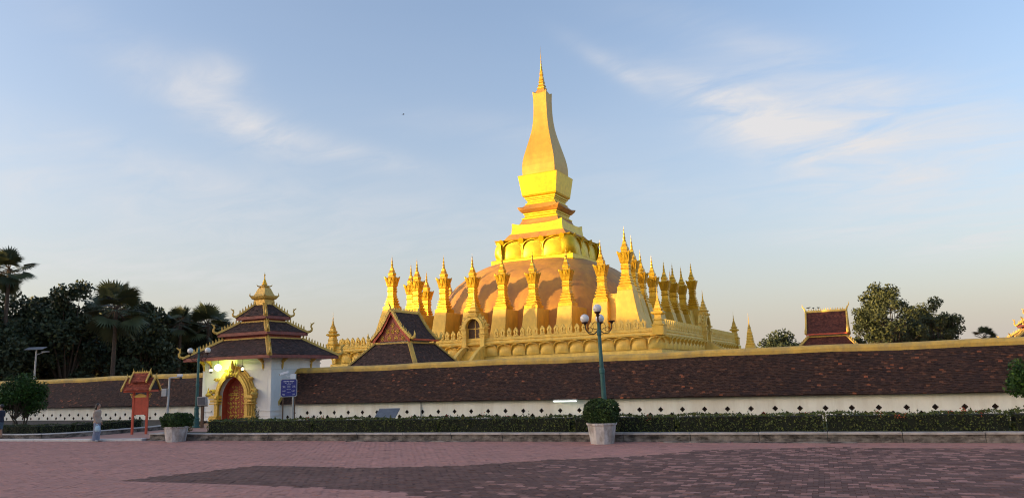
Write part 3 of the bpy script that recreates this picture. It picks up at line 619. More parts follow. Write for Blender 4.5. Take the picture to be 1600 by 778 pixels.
obj('platform', G().sqs([(TA+.9,-.1),(TA+.9,2.2),(TA+.55,2.5),(TA+.55,3.4),(TA+.15,3.9),(TA+.12,4.35),(TA-.12,4.5),(TA-.12,5.55),(TA+.05,5.66)]), 'goldpale', ter)
obj('cornice', G().sqs([(TA+.02,5.60),(TA+.30,5.66),(TA+.34,5.76),(TA+.12,5.84),(TA+.06,6.0),(TA+.16,6.06),(TA+.16,6.14),(TA+.04,6.2),(TA+.04,6.36),(TA-.45,6.36),(TA-.45,6.28)]), 'goldpale', ter)
# sima stones: leaf-shaped merlons with a keyhole slot
so_ = [(-.24,0),(-.24,.12),(-.17,.2),(-.21,.32),(-.25,.46),(-.21,.6),(-.11,.74),(0,.88)]; SO = so_+[(-x,z) for x,z in so_[-2::-1]]
HO = [(-.05,.16),(-.05,.36),(-.08,.42),(0,.55)]; hfull = HO+[(.08,.42),(.05,.36),(.05,.16)]
sg = G(); nS = len(SO); half = nS//2
Lp = SO[:half+1]+[(0,.55)]+HO[-2::-1]+[(0,.16),(0,0)]; Rp = [(-x,z) for x,z in Lp][::-1]
for y in (-.09, .09):
    for P in (Lp, Rp): sg.add([(x,y,z) for x,z in P], [tuple(range(len(P))) if y < 0 else tuple(range(len(P)-1,-1,-1))])
sg.add([(x,-.09,z) for x,z in SO]+[(x,.09,z) for x,z in SO], [(i+1,i,i+nS,i+1+nS) for i in range(nS-1)])
nh = len(hfull); sg.add([(x,-.09,z) for x,z in hfull]+[(x,.09,z) for x,z in hfull], [(i,(i+1) % nh,(i+1) % nh+nh,i+nh) for i in range(nh)])
sme = None; pme = None; rme = None; hole_g = G(); SPC = .73
pg = petal_grid(1.36, 1.06, .21, .10); phd = petal_hood(1.5, 1.1, .42); hme = None; pr_ = petal_rim(1.52, 1.1)
for side, rz in ((0, 0), (1, PI/2), (2, -PI/2)):
    ca_, sa_ = math.cos(rz), math.sin(rz); rot = lambda x, y: (x*ca_-y*sa_, x*sa_+y*ca_)
    for k in range(-25, 26):
        x = k*SPC
        if abs(x) < 1.55 or abs(x) > TA-.9: continue
        if side == 2 and x < 12: continue
        p = rot(x, -TA-.02)
        if sme is None: o = obj('sima_stone', sg, 'goldpale', ter); sme = o.data
        else: o = put('sima_stone', sme, None, ter)
        o.location = (p[0], p[1], 6.36); o.rotation_euler = (0, 0, rz)
        q = rot(x+SPC/2, -TA-.035); s = .035; r1 = rot(s, 0); r2 = (0, 0, s)
        hole_g.add([(q[0]-r1[0], q[1]-r1[1], 6.28), (q[0], q[1], 6.28-s*1.3), (q[0]+r1[0], q[1]+r1[1], 6.28), (q[0], q[1], 6.28+s*1.3)], [(0,1,2,3)])
    for k in range(-12, 13):
        x = k*1.545
        if side == 0 and abs(x) < 1.3 or side == 2: continue
        if abs(k) == 12: 
            x = math.copysign(TA-.35, k)
        p = rot(x, -TA-.02 if abs(k) < 12 else -TA-.12)
        if pme is None: o = obj('lotus_petal', pg, 'goldpale', ter, smooth=True); pme = o.data
        else: o = put('lotus_petal', pme, None, ter)
        o.location = (p[0], p[1], 4.46); o.rotation_euler = (0, 0, rz if abs(k) < 12 else rz+math.copysign(R(35), k)*(-1 if False else 1))
        hh = obj('petal_hood', phd, 'goldpale', o) if hme is None else put('petal_hood', hme, None, o); hme = hh.data
        if abs(k) < 99 and False:
            q = rot(x+.77, -TA+.02); d = obj('petal_dart', G().loft([[(-.16,0,.98),(.16,0,.98),(.16,-.12,.98),(-.16,-.12,.98)],[(-.05,0,.45),(.05,0,.45),(.05,-.05,.45),(-.05,-.05,.45)]][::-1]), 'goldpale', ter); d.location = (q[0], q[1], 4.46); d.rotation_euler = (0, 0, rz)
obj('drain_holes', hole_g, 'hole', ter)
FIN = [(.52,5.7),(.52,6.5),(.58,6.55),(.58,6.65),(.44,6.7),(.36,7.0),(.42,7.08),(.38,7.15),(.32,7.3),(.30,7.5),(.52,7.62),(.56,7.72),(.48,7.82),(.3,7.88),(.34,8.0),(.42,8.06),(.28,8.15),(.22,8.4),(.25,8.46),(.18,8.52),(.19,8.66),(.12,8.72),(.14,8.8),(.09,8.86),(.10,9.0),(.06,9.06),(.07,9.25),(.035,9.3),(.04,9.6),(.015,9.7),(.004,10.3)]
for sx, sy in ((-1,-1),(1,-1),(1,1)):
    o = obj('corner_finial', G().sqs([(h*1.0,z) for h,z in FIN]), 'goldp', ter); o.location = (sx*(TA-.05), sy*(TA-.05), 0)
def make_gateway(label, loc, rz):
    t = thing('terrace_gateway', label, 'gateway', loc, rz)
    g = G()
    for s in (-1, 1):
        g.box(min(s*.82,s*1.32),max(s*.82,s*1.32),-.45,.5,4.6,7.2)
    obj('pillar', G().box(-1.32,-.8,-.45,.5,4.4,7.35), 'goldpale', t, bevel=.02); obj('pillar', G().box(.8,1.32,-.45,.5,4.4,7.35), 'goldpale', t, bevel=.02)
    g = G()
    for s in (-1, 1):
        for z0, z1, p in ((6.5,6.62,.08),(6.72,6.82,.12),(7.25,7.4,.12)): g.box(min(s*.78,s*(1.34+p)),max(s*.78,s*(1.34+p)),-.47-p,.5,z0,z1)
    obj('pillar_mouldings', g, 'goldpale', t)
    for ro, ri, y0, y1 in ((1.32,.95,-.30,.45),(1.16,.86,-.48,-.30)):
        g = G(); archring(g, ro, ri, 7.38, 7.4, y0, y1, .1); obj('arch', g, 'goldpale', t, bevel=.015)
    g = G()
    for s in (-1, 1):
        for a in (.35, .7, 1.05, 1.4):
            c, z = s*1.36*math.cos(a), 7.4+1.4*math.sin(a); g.tube([(c*.96,-.1,z-.05),(c*1.08,-.1,z+.1),(c*1.1,-.1,z+.3)], [.14,.1,.015], 6)
        scroll(g, s*1.48, -.2, 7.55, .2, s); scroll(g, s*1.45, .2, 7.6, .2, s)
    obj('flame_scrolls', g, 'goldpale', t, smooth=True)
    obj('spire', G().sqs([(.6,8.55),(.6,8.75),(.44,8.8),(.4,9.0),(.52,9.08),(.48,9.16),(.34,9.2),(.3,9.4),(.36,9.46),(.26,9.55),(.22,9.75),(.26,9.8),(.17,9.9),(.15,10.05),(.18,10.1),(.1,10.2),(.09,10.4),(.06,10.5),(.05,10.8),(.01,11.5)]), 'goldp', t)
    obj('gable_block', G().box(-.75,.75,-.25,.4,8.3,8.6), 'goldpale', t)
    d = obj('door', G().extr([(x,z) for x,z in archpoly(.93,4.6,7.4,point=.1)], .18, .26), 'wood', t); g = G()
    g.box(-.04,.04,.13,.18,4.7,8.2)
    for z in (5.1, 6.2, 7.3): g.box(-.86,.86,.14,.18,z,z+.07)
    obj('door_rails', g, 'goldshade', d)
    for k in range(9):
        z = 5.05-.23*k; obj('step', G().box(-.82,.82,-.62-.3*k,-.32-.3*k+.01 if k else .15,2.4,z), 'goldp', t)
    for s in (-1, 1):
        g = G(); pts = [(.2-.35*k, 5.55-1.9*(k/9)**1.3*(1 if k < 8 else .98)) for k in range(10)]
        g.loft([[(s*.86,y-.5,2.4),(s*1.22,y-.5,2.4),(s*1.22,y-.5,z),(s*.86,y-.5,z)] if s > 0 else [(s*1.22,y-.5,2.4),(s*.86,y-.5,2.4),(s*.86,y-.5,z),(s*1.22,y-.5,z)] for y, z in pts])
        obj('stair_parapet', g, 'goldpale', t)
    return t
gw = make_gateway('arched golden gateway with steps in the middle of the terrace front', (TC-.35, -TA, 0), 0)
dup(gw, (TC+TA, .1, 0), PI/2, 'golden gateway with pointed spire on the shaded right terrace side')
ff = thing('small_finial_tower', 'slim pale golden spire standing alone right of the terrace', 'spire', (18.95, 30, 0))
obj('base', G().sqs([(.95,-.1),(.95,4.5),(.8,4.9),(.62,6.0)]), 'goldp', ff); obj('shaft', G().sqs([(.55,6.0),(.6,6.1),(.48,6.3),(.52,6.5),(.42,6.7),(.47,6.9),(.38,7.1),(.42,7.3),(.33,7.5),(.36,7.7),(.28,7.9),(.2,8.4)]), 'goldp', ff)
obj('finial', G().lathe([(.2,8.4),(.26,8.5),(.14,8.7),(.16,8.8),(.08,9.0),(.05,9.5),(.01,10.7)], 10), 'goldp', ff)
# lower first platform, mostly hidden behind the cloister
obj('lower_platform', G().box(-33.5,33.5,-33.5,33.5,-.1,.9), 'goldpale', ter)
# ------------------------------------------------------------------ great stupa
st = thing('great_stupa', 'great golden stupa with ochre dome and tall tapering square spire', 'stupa', (TC, 0, 0))
def seg_ring(hw, z, p, n=72):
    r = []
    for k in range(n):
        a = 2*PI*k/n; c, s = math.cos(a), math.sin(a); q = (abs(c)**p+abs(s)**p)**(-1/p); r.append((hw*q*c, hw*q*s, z))
    return r
dp = [(12.9,6.2,4),(12.5,9,3.6),(12.15,10.2,3.4),(11.7,11.4,3.2),(11.15,12.5,3.0),(10.5,13.4,2.9),(9.6,14.35,2.8),(8.5,15.15,2.8),(7.3,15.75,2.8),(6.3,16.1,3),(5.2,16.25,3)]
# refine the profile
pf = []
for (a, b) in zip(dp, dp[1:]):
    for k in range(3): f = k/3; pf.append(tuple(x+(y-x)*f for x, y in zip(a, b)))
pf.append(dp[-1])
o = obj('dome', G().loft([seg_ring(h, z, p) for h, z, p in pf]).xf(lambda x, y, z: (x*(1+.003*math.sin(z*2.1+y)), y*(1+.003*math.sin(x*1.3+z)), z+.03*math.sin(x*.9+1)*math.sin(y*1.1))), 'dome', st, smooth=True); o.location = (-.35, 0, 0)
obj('drum', G().sqs([(11.9,6.2),(11.8,7.1),(11.4,7.2)]), 'goldp', st)
def sq8(h, z, lift=0, n=8, pw=3.0):
    """square ring whose corners sweep up"""
    r = []
    cs = [(-h,-h),(h,-h),(h,h),(-h,h)]
    for k in range(4):
        a, b = cs[k], cs[(k+1) % 4]
        for i in range(n): f = i/n; s = abs(2*f-1)**pw; r.append((a[0]+(b[0]-a[0])*f, a[1]+(b[1]-a[1])*f, z+lift*s))
    return r
obj('lotus_base', G().sqs([(5.35,15.7),(5.45,15.98),(5.45,16.5),(5.3,16.6),(5.0,16.65),(4.75,18.9),(4.35,19.05)]), 'gold', st)
ptm = None
for side in range(4):
    rz = side*PI/2; ca_, sa_ = math.cos(rz), math.sin(rz); rot = lambda x, y: (x*ca_-y*sa_, x*sa_+y*ca_)
    for k in range(-1, 2):
        x = k*2.72; p = rot(x, -5.02)
        if ptm is None: o = obj('lotus_petal', petal_grid(2.36, 2.1, .15, .05, 16, 16), 'gold', st, smooth=True); ptm = o.data; rmm = None
        else: o = put('lotus_petal', ptm, None, st)
        o.location = (p[0], p[1], 16.58); o.rotation_euler = (R(-4), 0, rz)
        rim = obj('petal_hood', petal_hood(2.55, 2.2, .22, .07), 'gold', o) if rmm is None else put('petal_hood', rmm, None, o); rmm = rim.data
    for k in range(-2, 2):
        x = (k+.5)*2.72; p = rot(x, -4.92); d = obj('petal_dart', G().loft([[(-.06,.1,.5),(.06,.1,.5),(.06,-.08,.5),(-.06,-.08,.5)],[(-.25,.1,1.8),(.25,.1,1.8),(.25,-.16,1.8),(-.25,-.16,1.8)],[(-.34,.2,2.2),(.34,.2,2.2),(.34,-.42,2.28),(-.34,-.42,2.28)],[(-.1,.2,2.36),(.1,.2,2.36),(.1,-.5,2.5),(-.1,-.5,2.5)]]), 'gold', st); d.location = (p[0], p[1], 16.6); d.rotation_euler = (0, 0, rz)
    p = rot(-4.72, -4.72); o = obj('corner_petal', petal_grid(1.9, 2.4, .5, .3, 12, 12), 'gold', st, smooth=True); o.location = (p[0], p[1], 16.58); o.rotation_euler = (R(-3)*0, 0, rz-PI/4)
obj('petal_cornice', G().loft([sq8(5.02,18.86,.10), sq8(5.15,18.98,.12), sq8(4.3,19.12)]), 'gold', st)
obj('slope_roof', G().sqs([(4.35,19.05),(3.68,19.95)]), 'dome', st)
obj('platform_band', G().loft([sq8(3.62,19.88), sq8(3.62,20.02), sq8(3.5,20.06), sq8(3.42,20.75,.05), sq8(3.42,21.05,.35,8,4), sq8(3.30,21.05,.35,8,4), sq8(3.1,20.9)]), 'gold', st)
obj('second_slope', G().sqs([(3.2,20.9),(3.0,21.1),(2.62,21.45),(2.4,21.95)]), 'dome', st)
obj('waist', G().sqs([(2.4,21.9),(2.46,22.0),(2.46,22.12),(2.25,22.2),(2.16,22.4),(2.16,22.55),(2.28,22.62),(2.28,22.75),(2.34,22.8)]), 'gold', st)
obj('cornice', G().loft([sq8(2.30,22.78), sq8(2.45,22.85), sq8(2.75,23.1,.12), sq8(2.85,23.18,.3,8,4), sq8(2.82,23.24,.3,8,4), sq8(2.4,23.55), sq8(2.05,23.9)]), 'dome', st)
obj('upper_mouldings', G().sqs([(2.02,23.85),(2.08,23.95),(2.08,24.05),(1.92,24.12),(1.86,24.3),(1.86,24.42),(1.98,24.48),(1.98,24.62),(2.12,24.68),(2.12,24.85),(2.3,24.95),(2.34,25.06)]), 'gold', st)
obj('flared_box', G().sqs([(2.32,25.04),(2.36,25.12),(2.70,27.6),(2.72,27.68),(2.55,27.7),(2.2,27.72)]), 'gold', st)
obj('bottle_spire', G().loft([sq8(h, z) for h, z in ((2.22,27.7),(2.27,28.3),(2.26,29.0),(2.18,29.7),(2.05,30.4),(1.88,31.1),(1.68,31.9),(1.48,32.7),(1.29,33.5),(1.14,34.3),(1.03,35.2),(.96,36.2),(.93,37.2),(.93,38.3),(.96,38.9))]+[sq8(.98,39.0,.32,8,4), sq8(.86,39.0,.3,8,4), sq8(.7,39.15)]), 'goldochre', st)
obj('spire_cap', G().sqs([(.82,39.0),(.62,39.4),(.42,39.75)]), 'dome', st)
fin = obj('finial', G().sqs([(.45,39.7),(.5,39.8),(.5,39.95),(.36,40.0),(.36,40.15),(.43,40.22),(.40,40.35),(.28,40.4),(.28,40.6),(.34,40.68),(.30,40.9),(.22,41.0),(.27,41.1),(.22,41.5),(.16,41.7),(.21,41.8),(.17,42.2),(.12,42.4)]), 'goldspire', st)
obj('finial_rod', G().lathe([(.13,42.35),(.2,42.5),(.1,42.7),(.15,42.85),(.07,43.1),(.12,43.25),(.05,43.5),(.09,43.7),(.04,43.9),(.06,44.3),(.02,44.8),(.006,46.0)], 10), 'goldspire', fin, smooth=True)
# ------------------------------------------------------------------ thirty small stupas (those in view)
def spire_parts(t, z0):
    sh = [(.80,0),(.80,.36),(.74,.42),(.74,.52),(.62,.56),(.62,.62),(.70,.68),(.70,.80),(.56,.84),(.55,.92),(.64,.98),(.64,1.10),(.50,1.14),(.50,1.2),(.57,1.26),(.57,1.36),(.45,1.42),(.43,1.5),(.50,1.56),(.48,1.64),(.42,1.68),(.42,2.1),(.48,2.14),(.50,2.24),(.42,2.30),(.42,2.4),(.47,2.46),(.47,2.56),(.41,2.6),(.41,2.74)]
    obj('shaft', G().sqs([(h*(.9 if z > .4 else .97),z0+z) for h,z in sh]), 'goldspire', t)
    cp = obj('capital', G().loft([sq8(.40,z0+2.70), sq8(.46,z0+2.85), sq8(.50,z0+3.1), sq8(.55,z0+3.35), sq8(.64,z0+3.62,.08), sq8(.68,z0+3.74,.22,8,3), sq8(.60,z0+3.76,.20,8,3), sq8(.40,z0+3.74)]), 'goldspire', t)
    g = G()
    for rz in range(4):
        for x, w, h0, h1 in ((-.28,.2,2.9,3.7),(.28,.2,2.9,3.7),(0,.26,2.82,3.82)):
            q = G(); q.loft([[(x-w*.3,-.46,h0),(x+w*.3,-.46,h0),(x+w*.3,-.36,h0),(x-w*.3,-.36,h0)],[(x-w*.5,-.60,h0+.45),(x+w*.5,-.60,h0+.45),(x+w*.5,-.4,h0+.45),(x-w*.5,-.4,h0+.45)],[(x-w*.4,-.68,h1-.1),(x+w*.4,-.68,h1-.1),(x+w*.4,-.4,h1-.1),(x-w*.4,-.4,h1-.1)],[(x-.02,-.74,h1+.04),(x+.02,-.74,h1+.04),(x+.02,-.66,h1+.04),(x-.02,-.66,h1+.04)]])
            c, s = math.cos(rz*PI/2), math.sin(rz*PI/2); q.xf(lambda X, Y, Z: (X*c-Y*s, X*s+Y*c, z0+Z)); g.add(q.v, q.f)
    obj('carved_leaves', g, 'goldspire', cp)
    obj('bell', G().sqs([(.36,z0+3.70),(.40,z0+3.82),(.34,z0+3.90),(.30,z0+4.05),(.33,z0+4.12),(.35,z0+4.3),(.30,z0+4.42),(.22,z0+4.55),(.25,z0+4.62),(.19,z0+4.72),(.16,z0+4.95)]), 'goldspire', t)
    obj('finial', G().lathe([(.15,z0+4.92),(.19,z0+5.0),(.14,z0+5.06),(.12,z0+5.3),(.15,z0+5.36),(.10,z0+5.44),(.085,z0+5.7),(.11,z0+5.76),(.06,z0+5.84),(.04,z0+6.1),(.06,z0+6.16),(.015,z0+6.25),(.004,z0+6.55)], 8), 'goldspire', t)
def quadring(x0, x1, y0, y1, z): return [(x0,y0,z),(x1,y0,z),(x1,y1,z),(x0,y1,z)]
def small(label):
    t = thing('small_stupa', label, 'stupa', (0,0,0), 0, 'small stupas around the dome'); z0 = 9.52
    obj('pier', G().loft([quadring(-.92,.92,-1.75,3.4,6.2), quadring(-.86,.86,-1.25,3.4,7.9), quadring(-.80,.80,-.86,3.4,9.52)]), 'goldp', t, bevel=.05); spire_parts(t, z0+.003); return t
def corner(label):
    t = thing('small_stupa', label, 'stupa', (0,0,0), 0, 'small stupas around the dome'); z0 = 10.5
    obj('pier', G().loft([quadring(-.85,2.0,-2.0,.85,6.2), quadring(-.82,1.35,-1.35,.82,8.2), quadring(-.80,.82,-.82,.80,10.5)]), 'goldp', t, bevel=.05)
    obj('pier_wing', G().loft([quadring(-3.0,.9,-.9,3.0,6.2), quadring(-2.8,.4,-.4,2.8,8.4), quadring(-2.6,.1,-.1,2.6,10.3)]), 'goldp', t, bevel=.08); spire_parts(t, z0+.003); return t
pos = []
FX = [-10.75,-7.1,-3.35,.38,4.05,7.95,11.8]
ords = ['second','third','fourth','fifth','sixth','seventh','eighth']
proto = small('second small golden stupa from the left in the front row'); proto.location = (FX[0], -14.35, 0); proto.scale = (1,1,1.015)
fz = [1.015,1.015,1.0,1.0,.985,.985,.995]
for i in range(1, 7): dup(proto, (FX[i], -14.35, 0), 0, '%s small golden stupa from the left in the front row' % ords[i], scale=(1,1,fz[i]))
RY = [(-9.4,1.06),(-6.4,.985),(-1.97,.985),(3.35,.99),(7.48,1.0),(12.0,1.01)]
for i, (y, s) in enumerate(RY): dup(proto, (13.6, y, 0), PI/2, '%s small stupa from the front corner along the right row' % ords[i], scale=(1,1,s))
for i, (x, y, s, lb) in enumerate(((-13.6,-11.4,1.02,'small golden stupa just behind the second stupa of the front row at left'),(-13.6,-8.0,.985,'small stupa seen in the gap between second and third front stupas'),(-13.6,-2.4,.98,'small stupa peeping out behind the third front stupa'))): dup(proto, (x, y, 0), -PI/2, lb, scale=(1,1,s))
dup(proto, (11.7, 13.6, 0), PI, 'small shaded stupa spire glimpsed between right row stupas at far back', scale=(1,1,1))
cp_ = corner('tall small stupa on the near right corner pier of the dome'); cp_.location = (14.45, -14.45, 0)
dup(cp_, (-14.3, -14.3, 0), -PI/2, 'small golden stupa on the left front corner pier')
dup(cp_, (14.35, 14.6, 0), PI/2, 'shaded small stupa at the far end of the right row')
# ------------------------------------------------------------------ street furniture
def at(px, D):
    """ground point on a bearing (degrees are read off the camera axis) at depth D"""
    k = (px-800)/1154.7; f2 = np.array([math.sin(YAW), math.cos(YAW)]); r2 = np.array([math.cos(YAW), -math.sin(YAW)])
    p = CAM[:2] + D*(f2 + r2*k*1.0); return float(p[0]), float(p[1])
def hz(px, py, D): return 2.35 + (588+.032*(800-px)-py)/1154.7*D
def lamp_post(label, loc, rz, arms, top):
    t = thing('street_lamp', label, 'lamp post', loc, rz, 'green globe lamp posts'); h = 4.25
    obj('base', G().lathe([(.24,0),(.24,.12),(.19,.18),(.17,.5),(.20,.56),(.14,.64),(.12,1.1),(.14,1.16),(.095,1.22)], 12), 'green', t)
    obj('pole', G().lathe([(.095,1.2),(.085,2.35),(.105,2.4),(.105,2.52),(.08,2.57),(.065,3.75),(.085,3.8),(.085,3.95),(.05,4.0),(.05,h)], 12), 'green', t)
    if top:
        obj('top_stem', G().lathe([(.035,h-.02),(.035,h+.22),(.09,h+.26),(.05,h+.3),(.12,h+.36),(.13,h+.4)], 10), 'iron', t)
        obj('globe', G().sphere((0,0,h+.52), .165, 20, 12), 'globe', t, smooth=True)
    else: obj('top_finial', G().lathe([(.05,h-.02),(.09,h+.05),(.05,h+.12),(.07,h+.18),(.01,h+.42)], 10), 'green', t)
    for a, lit in arms:
        c, s = math.cos(a), math.sin(a); P = [(.04,-.30),(.18,-.42),(.36,-.40),(.48,-.25),(.5,-.06)]
        q = G(); q.tube([(c*r,s*r,h+z) for r, z in P], .022, 6)
        q.tube([(c*(.12+.13*math.cos(k*.7)), s*(.12+.13*math.cos(k*.7)), h-.12+.13*math.sin(k*.7)) for k in range(9)], .012, 5)
        q.tube([(c*(.32+.09*math.cos(k*.7)), s*(.32+.09*math.cos(k*.7)), h-.26+.09*math.sin(k*.7)) for k in range(9)], .012, 5)
        ar = obj('arm', q, 'iron', t)
        obj('globe_cup', G().lathe([(.03,-.08),(.05,-.03),(.12,.0),(.13,.04)], 10, c*.5, s*.5, h), 'iron', ar)
        if lit: obj('globe', G().sphere((c*.5,s*.5,h+.17), .165, 20, 12), 'globe', t, smooth=True)
    return t
iy = math.atan2(.445, .896)       # direction of the picture's right
lamp_post('green globe lamp post leaning behind the potted bush on the right', (27.62, -59.3, 0), 0, [(iy+PI, True), (iy, False), (iy+PI*.42, True)], True).rotation_euler = (R(1), R(-1.2), 0)
lamp_post('green lamp post with two white globes standing left of the gate', (1.45, -55.1, 0), 0, [(iy+PI, True), (iy+.05, True), (iy+PI/2, False)], False)
def leaf_obj(name, P, size, m, parent, asp=.5, up=0, seed=0):
    V, F, tn = leaves_np(np.asarray(P), size, asp, None, up, seed); return put(name, mesh_np(name, V, F, tn), T[m], parent)
def pot(label, x, y, sc, seed, bw, bh, z1):
    t = thing('planter_pot', label, 'planter', (x, y, 0), .2, 'white concrete planters'); n = 10
    obj('tub', G().lathe([(.40*sc,-.02),(.41*sc,.02),(.50*sc,z1-.08),(.54*sc,z1-.07),(.54*sc,z1),(.47*sc,z1),(.45*sc,z1-.09)], n), 'pot', t, bevel=.012)
    obj('soil', G().lathe([(.46*sc,z1-.1),(.1,z1-.07)], n), 'soil', t)
    b = thing('clipped_bush', label.replace('white concrete planter', 'rounded clipped bush growing').replace(' with', ' in planter, above') if False else ('round clipped green bush in the planter %s' % ('by the right lamp post' if x > 20 else 'at the left end of the hedge')), 'bush', (x, y, z1-.08), 0, 'clipped bushes in planters')
    r = np.random.default_rng(seed); nl = 5200; d = r.normal(size=(nl,3)); d /= np.linalg.norm(d, axis=1)[:,None]
    q = (abs(d[:,0])**2.8+abs(d[:,1])**2.8+abs(d[:,2])**2.8)**(-1/2.8); bump_ = 1+.07*np.sin(d[:,0]*7+seed)+.06*np.sin(d[:,1]*8+d[:,2]*6)
    rad = q*bump_*(.88+.14*r.random(nl)); P = d*rad[:,None]*np.array([bw,bw,bh]); P[:,2] += bh
    P = P[P[:,2] > -.02]
    leaf_obj('foliage', P, .075, 'leafball', b, .6, .2, seed)
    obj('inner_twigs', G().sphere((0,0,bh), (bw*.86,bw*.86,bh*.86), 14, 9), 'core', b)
pot('white octagonal concrete planter below the right lamp post', 27.98, -60.8, 1.0, 3, .56, .43, .70)
pot('white concrete planter at the left end of the long hedge', 8.45, -62.15, 1.0, 4, .60, .32, .66)
def hedge(label, pts, w, z0, z1, seed, group='clipped hedges', m='leafhedge', dens=330, flowers=0):
    a0 = pts[0]; t = thing('hedge', label, 'hedge', (a0[0], a0[1], 0), 0, group); r = np.random.default_rng(seed); allP = []; g = G()
    for (xa, ya), (xb, yb) in zip(pts, pts[1:]):
        L = math.hypot(xb-xa, yb-ya); ux, uy = (xb-xa)/L, (yb-ya)/L; nx, ny = -uy, ux; H = z1-z0
        area = L*(2*H+w)+2*w*H; n = int(area*dens); pick = r.random(n)*(2*L*H+L*w+2*w*H)
        s = r.random(n)*L; v = (r.random(n)-.5)*w; h = r.random(n)*H
        f = pick < L*H; v = np.where(f, -w/2, v); b_ = (pick >= L*H) & (pick < 2*L*H); v = np.where(b_, w/2, v)
        tp = (pick >= 2*L*H) & (pick < 2*L*H+L*w); h = np.where(tp, H, h); en = pick >= 2*L*H+L*w; s = np.where(en, np.where(r.random(n) < .5, 0, L), s)
        wob = .035*np.sin(s*2.3+seed)+.025*np.sin(s*5.1+h*7)
        v += r.normal(0, .028, n)+np.where(f, wob, 0); h += r.normal(0, .02, n)+np.where(tp, .03*np.sin(s*1.7+seed)+.02*np.sin(s*4.3), 0)
        k = int(L*3); ss = np.repeat(r.random(k)*L, 6); vv = np.repeat((r.random(k)-.5)*w*.8, 6)+r.normal(0, .02, k*6); hh = H+np.abs(r.normal(.03, .05, k*6))
        s, v, h = np.concatenate([s, ss]), np.concatenate([v, vv]), np.concatenate([h, hh])
        allP.append(np.stack([xa-a0[0]+ux*s+nx*v, ya-a0[1]+uy*s+ny*v, z0+h], 1))
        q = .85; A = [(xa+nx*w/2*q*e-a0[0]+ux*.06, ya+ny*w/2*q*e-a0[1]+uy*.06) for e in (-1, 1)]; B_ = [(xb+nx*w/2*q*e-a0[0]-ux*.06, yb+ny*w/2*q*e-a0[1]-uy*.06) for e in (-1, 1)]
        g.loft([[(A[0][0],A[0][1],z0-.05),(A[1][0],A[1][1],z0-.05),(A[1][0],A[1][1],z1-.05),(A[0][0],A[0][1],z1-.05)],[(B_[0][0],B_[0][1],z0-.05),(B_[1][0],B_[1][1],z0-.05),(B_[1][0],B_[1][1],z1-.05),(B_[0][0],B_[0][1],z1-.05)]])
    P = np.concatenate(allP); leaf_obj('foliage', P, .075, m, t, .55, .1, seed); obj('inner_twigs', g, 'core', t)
    if flowers:
        c = P[r.integers(0, len(P), flowers*4)]; c = c[c[:,2] > z1-.08][:flowers]
        Q = np.repeat(c, 14, 0)+r.normal(0, .05, (len(c)*14, 3)); o = leaf_obj('flowers', Q, .05, 'flower', t, .8, 0, seed); o['kind'] = 'stuff'
    return t
def hp(x): return (x, ky(x)+.72)
hedge('long clipped hedge between the two planters in front of the gate', [hp(9.3), hp(15), hp(21), hp(26.45)], .78, .28, .84, 11, flowers=8)
hedge('short hedge section right behind the planter by the lamp post', [hp(26.55), hp(30.24)], .78, .28, .84, 12, flowers=2)
hedge('clipped hedge with red flowers along the right half of the kerb', [hp(30.32), hp(35), hp(40.06)], .78, .28, .84, 13, flowers=16)
hedge('last bit of hedge at the right edge of the picture', [hp(40.16), hp(43), hp(47)], .78, .28, .84, 14)
hedge('low dark hedge behind the curved kerb at far left', [(-17,-62.1),(-9,-62.05),(-4,-61.95),(-1.9,-61.7),(-.85,-60.8),(-.42,-59.2),(-.35,-57.4)], .7, .2, .68, 15, m='leafmid')
yb = thing('yellow_shrub', 'yellowish shrub beside the left planter', 'shrub', (6.95, -60.55, .25))
r = np.random.default_rng(21); d = r.normal(size=(1500,3)); d /= np.linalg.norm(d, axis=1)[:,None]; leaf_obj('foliage', d*(.25+.25*r.random((1500,1)))*np.array([1.1,1.0,.9])+[0,0,.32], .075, 'leafyellow', yb, .45, .4, 5)
obj('stems', G().tube([(0,0,-.02),(.05,.02,.4)], .03, 5).tube([(0,0,-.02),(-.1,.05,.4)], .025, 5), 'bark', yb)
def sprig(name, label, x, y, z, h, m, seed):
    t = thing(name, label, 'plant', (x, y, z)); r = np.random.default_rng(seed); g = G(); P = []
    for k in range(5):
        a = r.random()*6.28; tip = np.array([math.cos(a)*.16, math.sin(a)*.16, h*(.75+.3*r.random())]); g.tube([(0,0,-.02), tuple(tip*.5), tuple(tip)], [.014,.01,.004], 4)
        for q in np.linspace(.15, 1, 26): P.append(tip*q+r.normal(0, .035, 3))
    obj('stems', g, 'bark', t); leaf_obj('foliage', P, .13, m, t, .3, .6, seed)
sprig('young_shrub', 'thin leafy young shrub at the right foot of the gate', 4.35, -53.3, .012, 1.15, 'leafmid', 31)
# blue notice sign, its posts and its print
sg_ = thing('notice_sign', 'blue notice board with white lettering on two brown posts', 'sign', (8.55, -55.3, 0), R(33))
for s in (-1, 1): obj('post', G().box(s*.30-.028, s*.30+.028, .03, .085, 0, 2.5), 'wood', sg_)
c = .07; w, z0, z1 = .43, 1.68, 2.62; bp_ = [(-w+c,z0),(w-c,z0),(w,z0+c),(w,z1-c),(w-c,z1),(-w+c,z1),(-w,z1-c),(-w,z0+c)]
bd = obj('board', G().extr(bp_, -.012, .025), 'navy', sg_)
g = G(); iw = w-.03; ip = [(-iw+c,z0+.03),(iw-c,z0+.03),(iw,z0+c+.03),(iw,z1-c-.03),(iw-c,z1-.03),(-iw+c,z1-.03),(-iw,z1-c-.03),(-iw,z0+c+.03)]
n = len(ip); g.add([(x,-.015,z) for x,z in bp_]+[(x,-.015,z) for x,z in ip], [(i,(i+1) % n,(i+1) % n+n,i+n) for i in range(n)]); obj('border', g, 'grey', bd)
g = G(); r2 = random.Random(5)
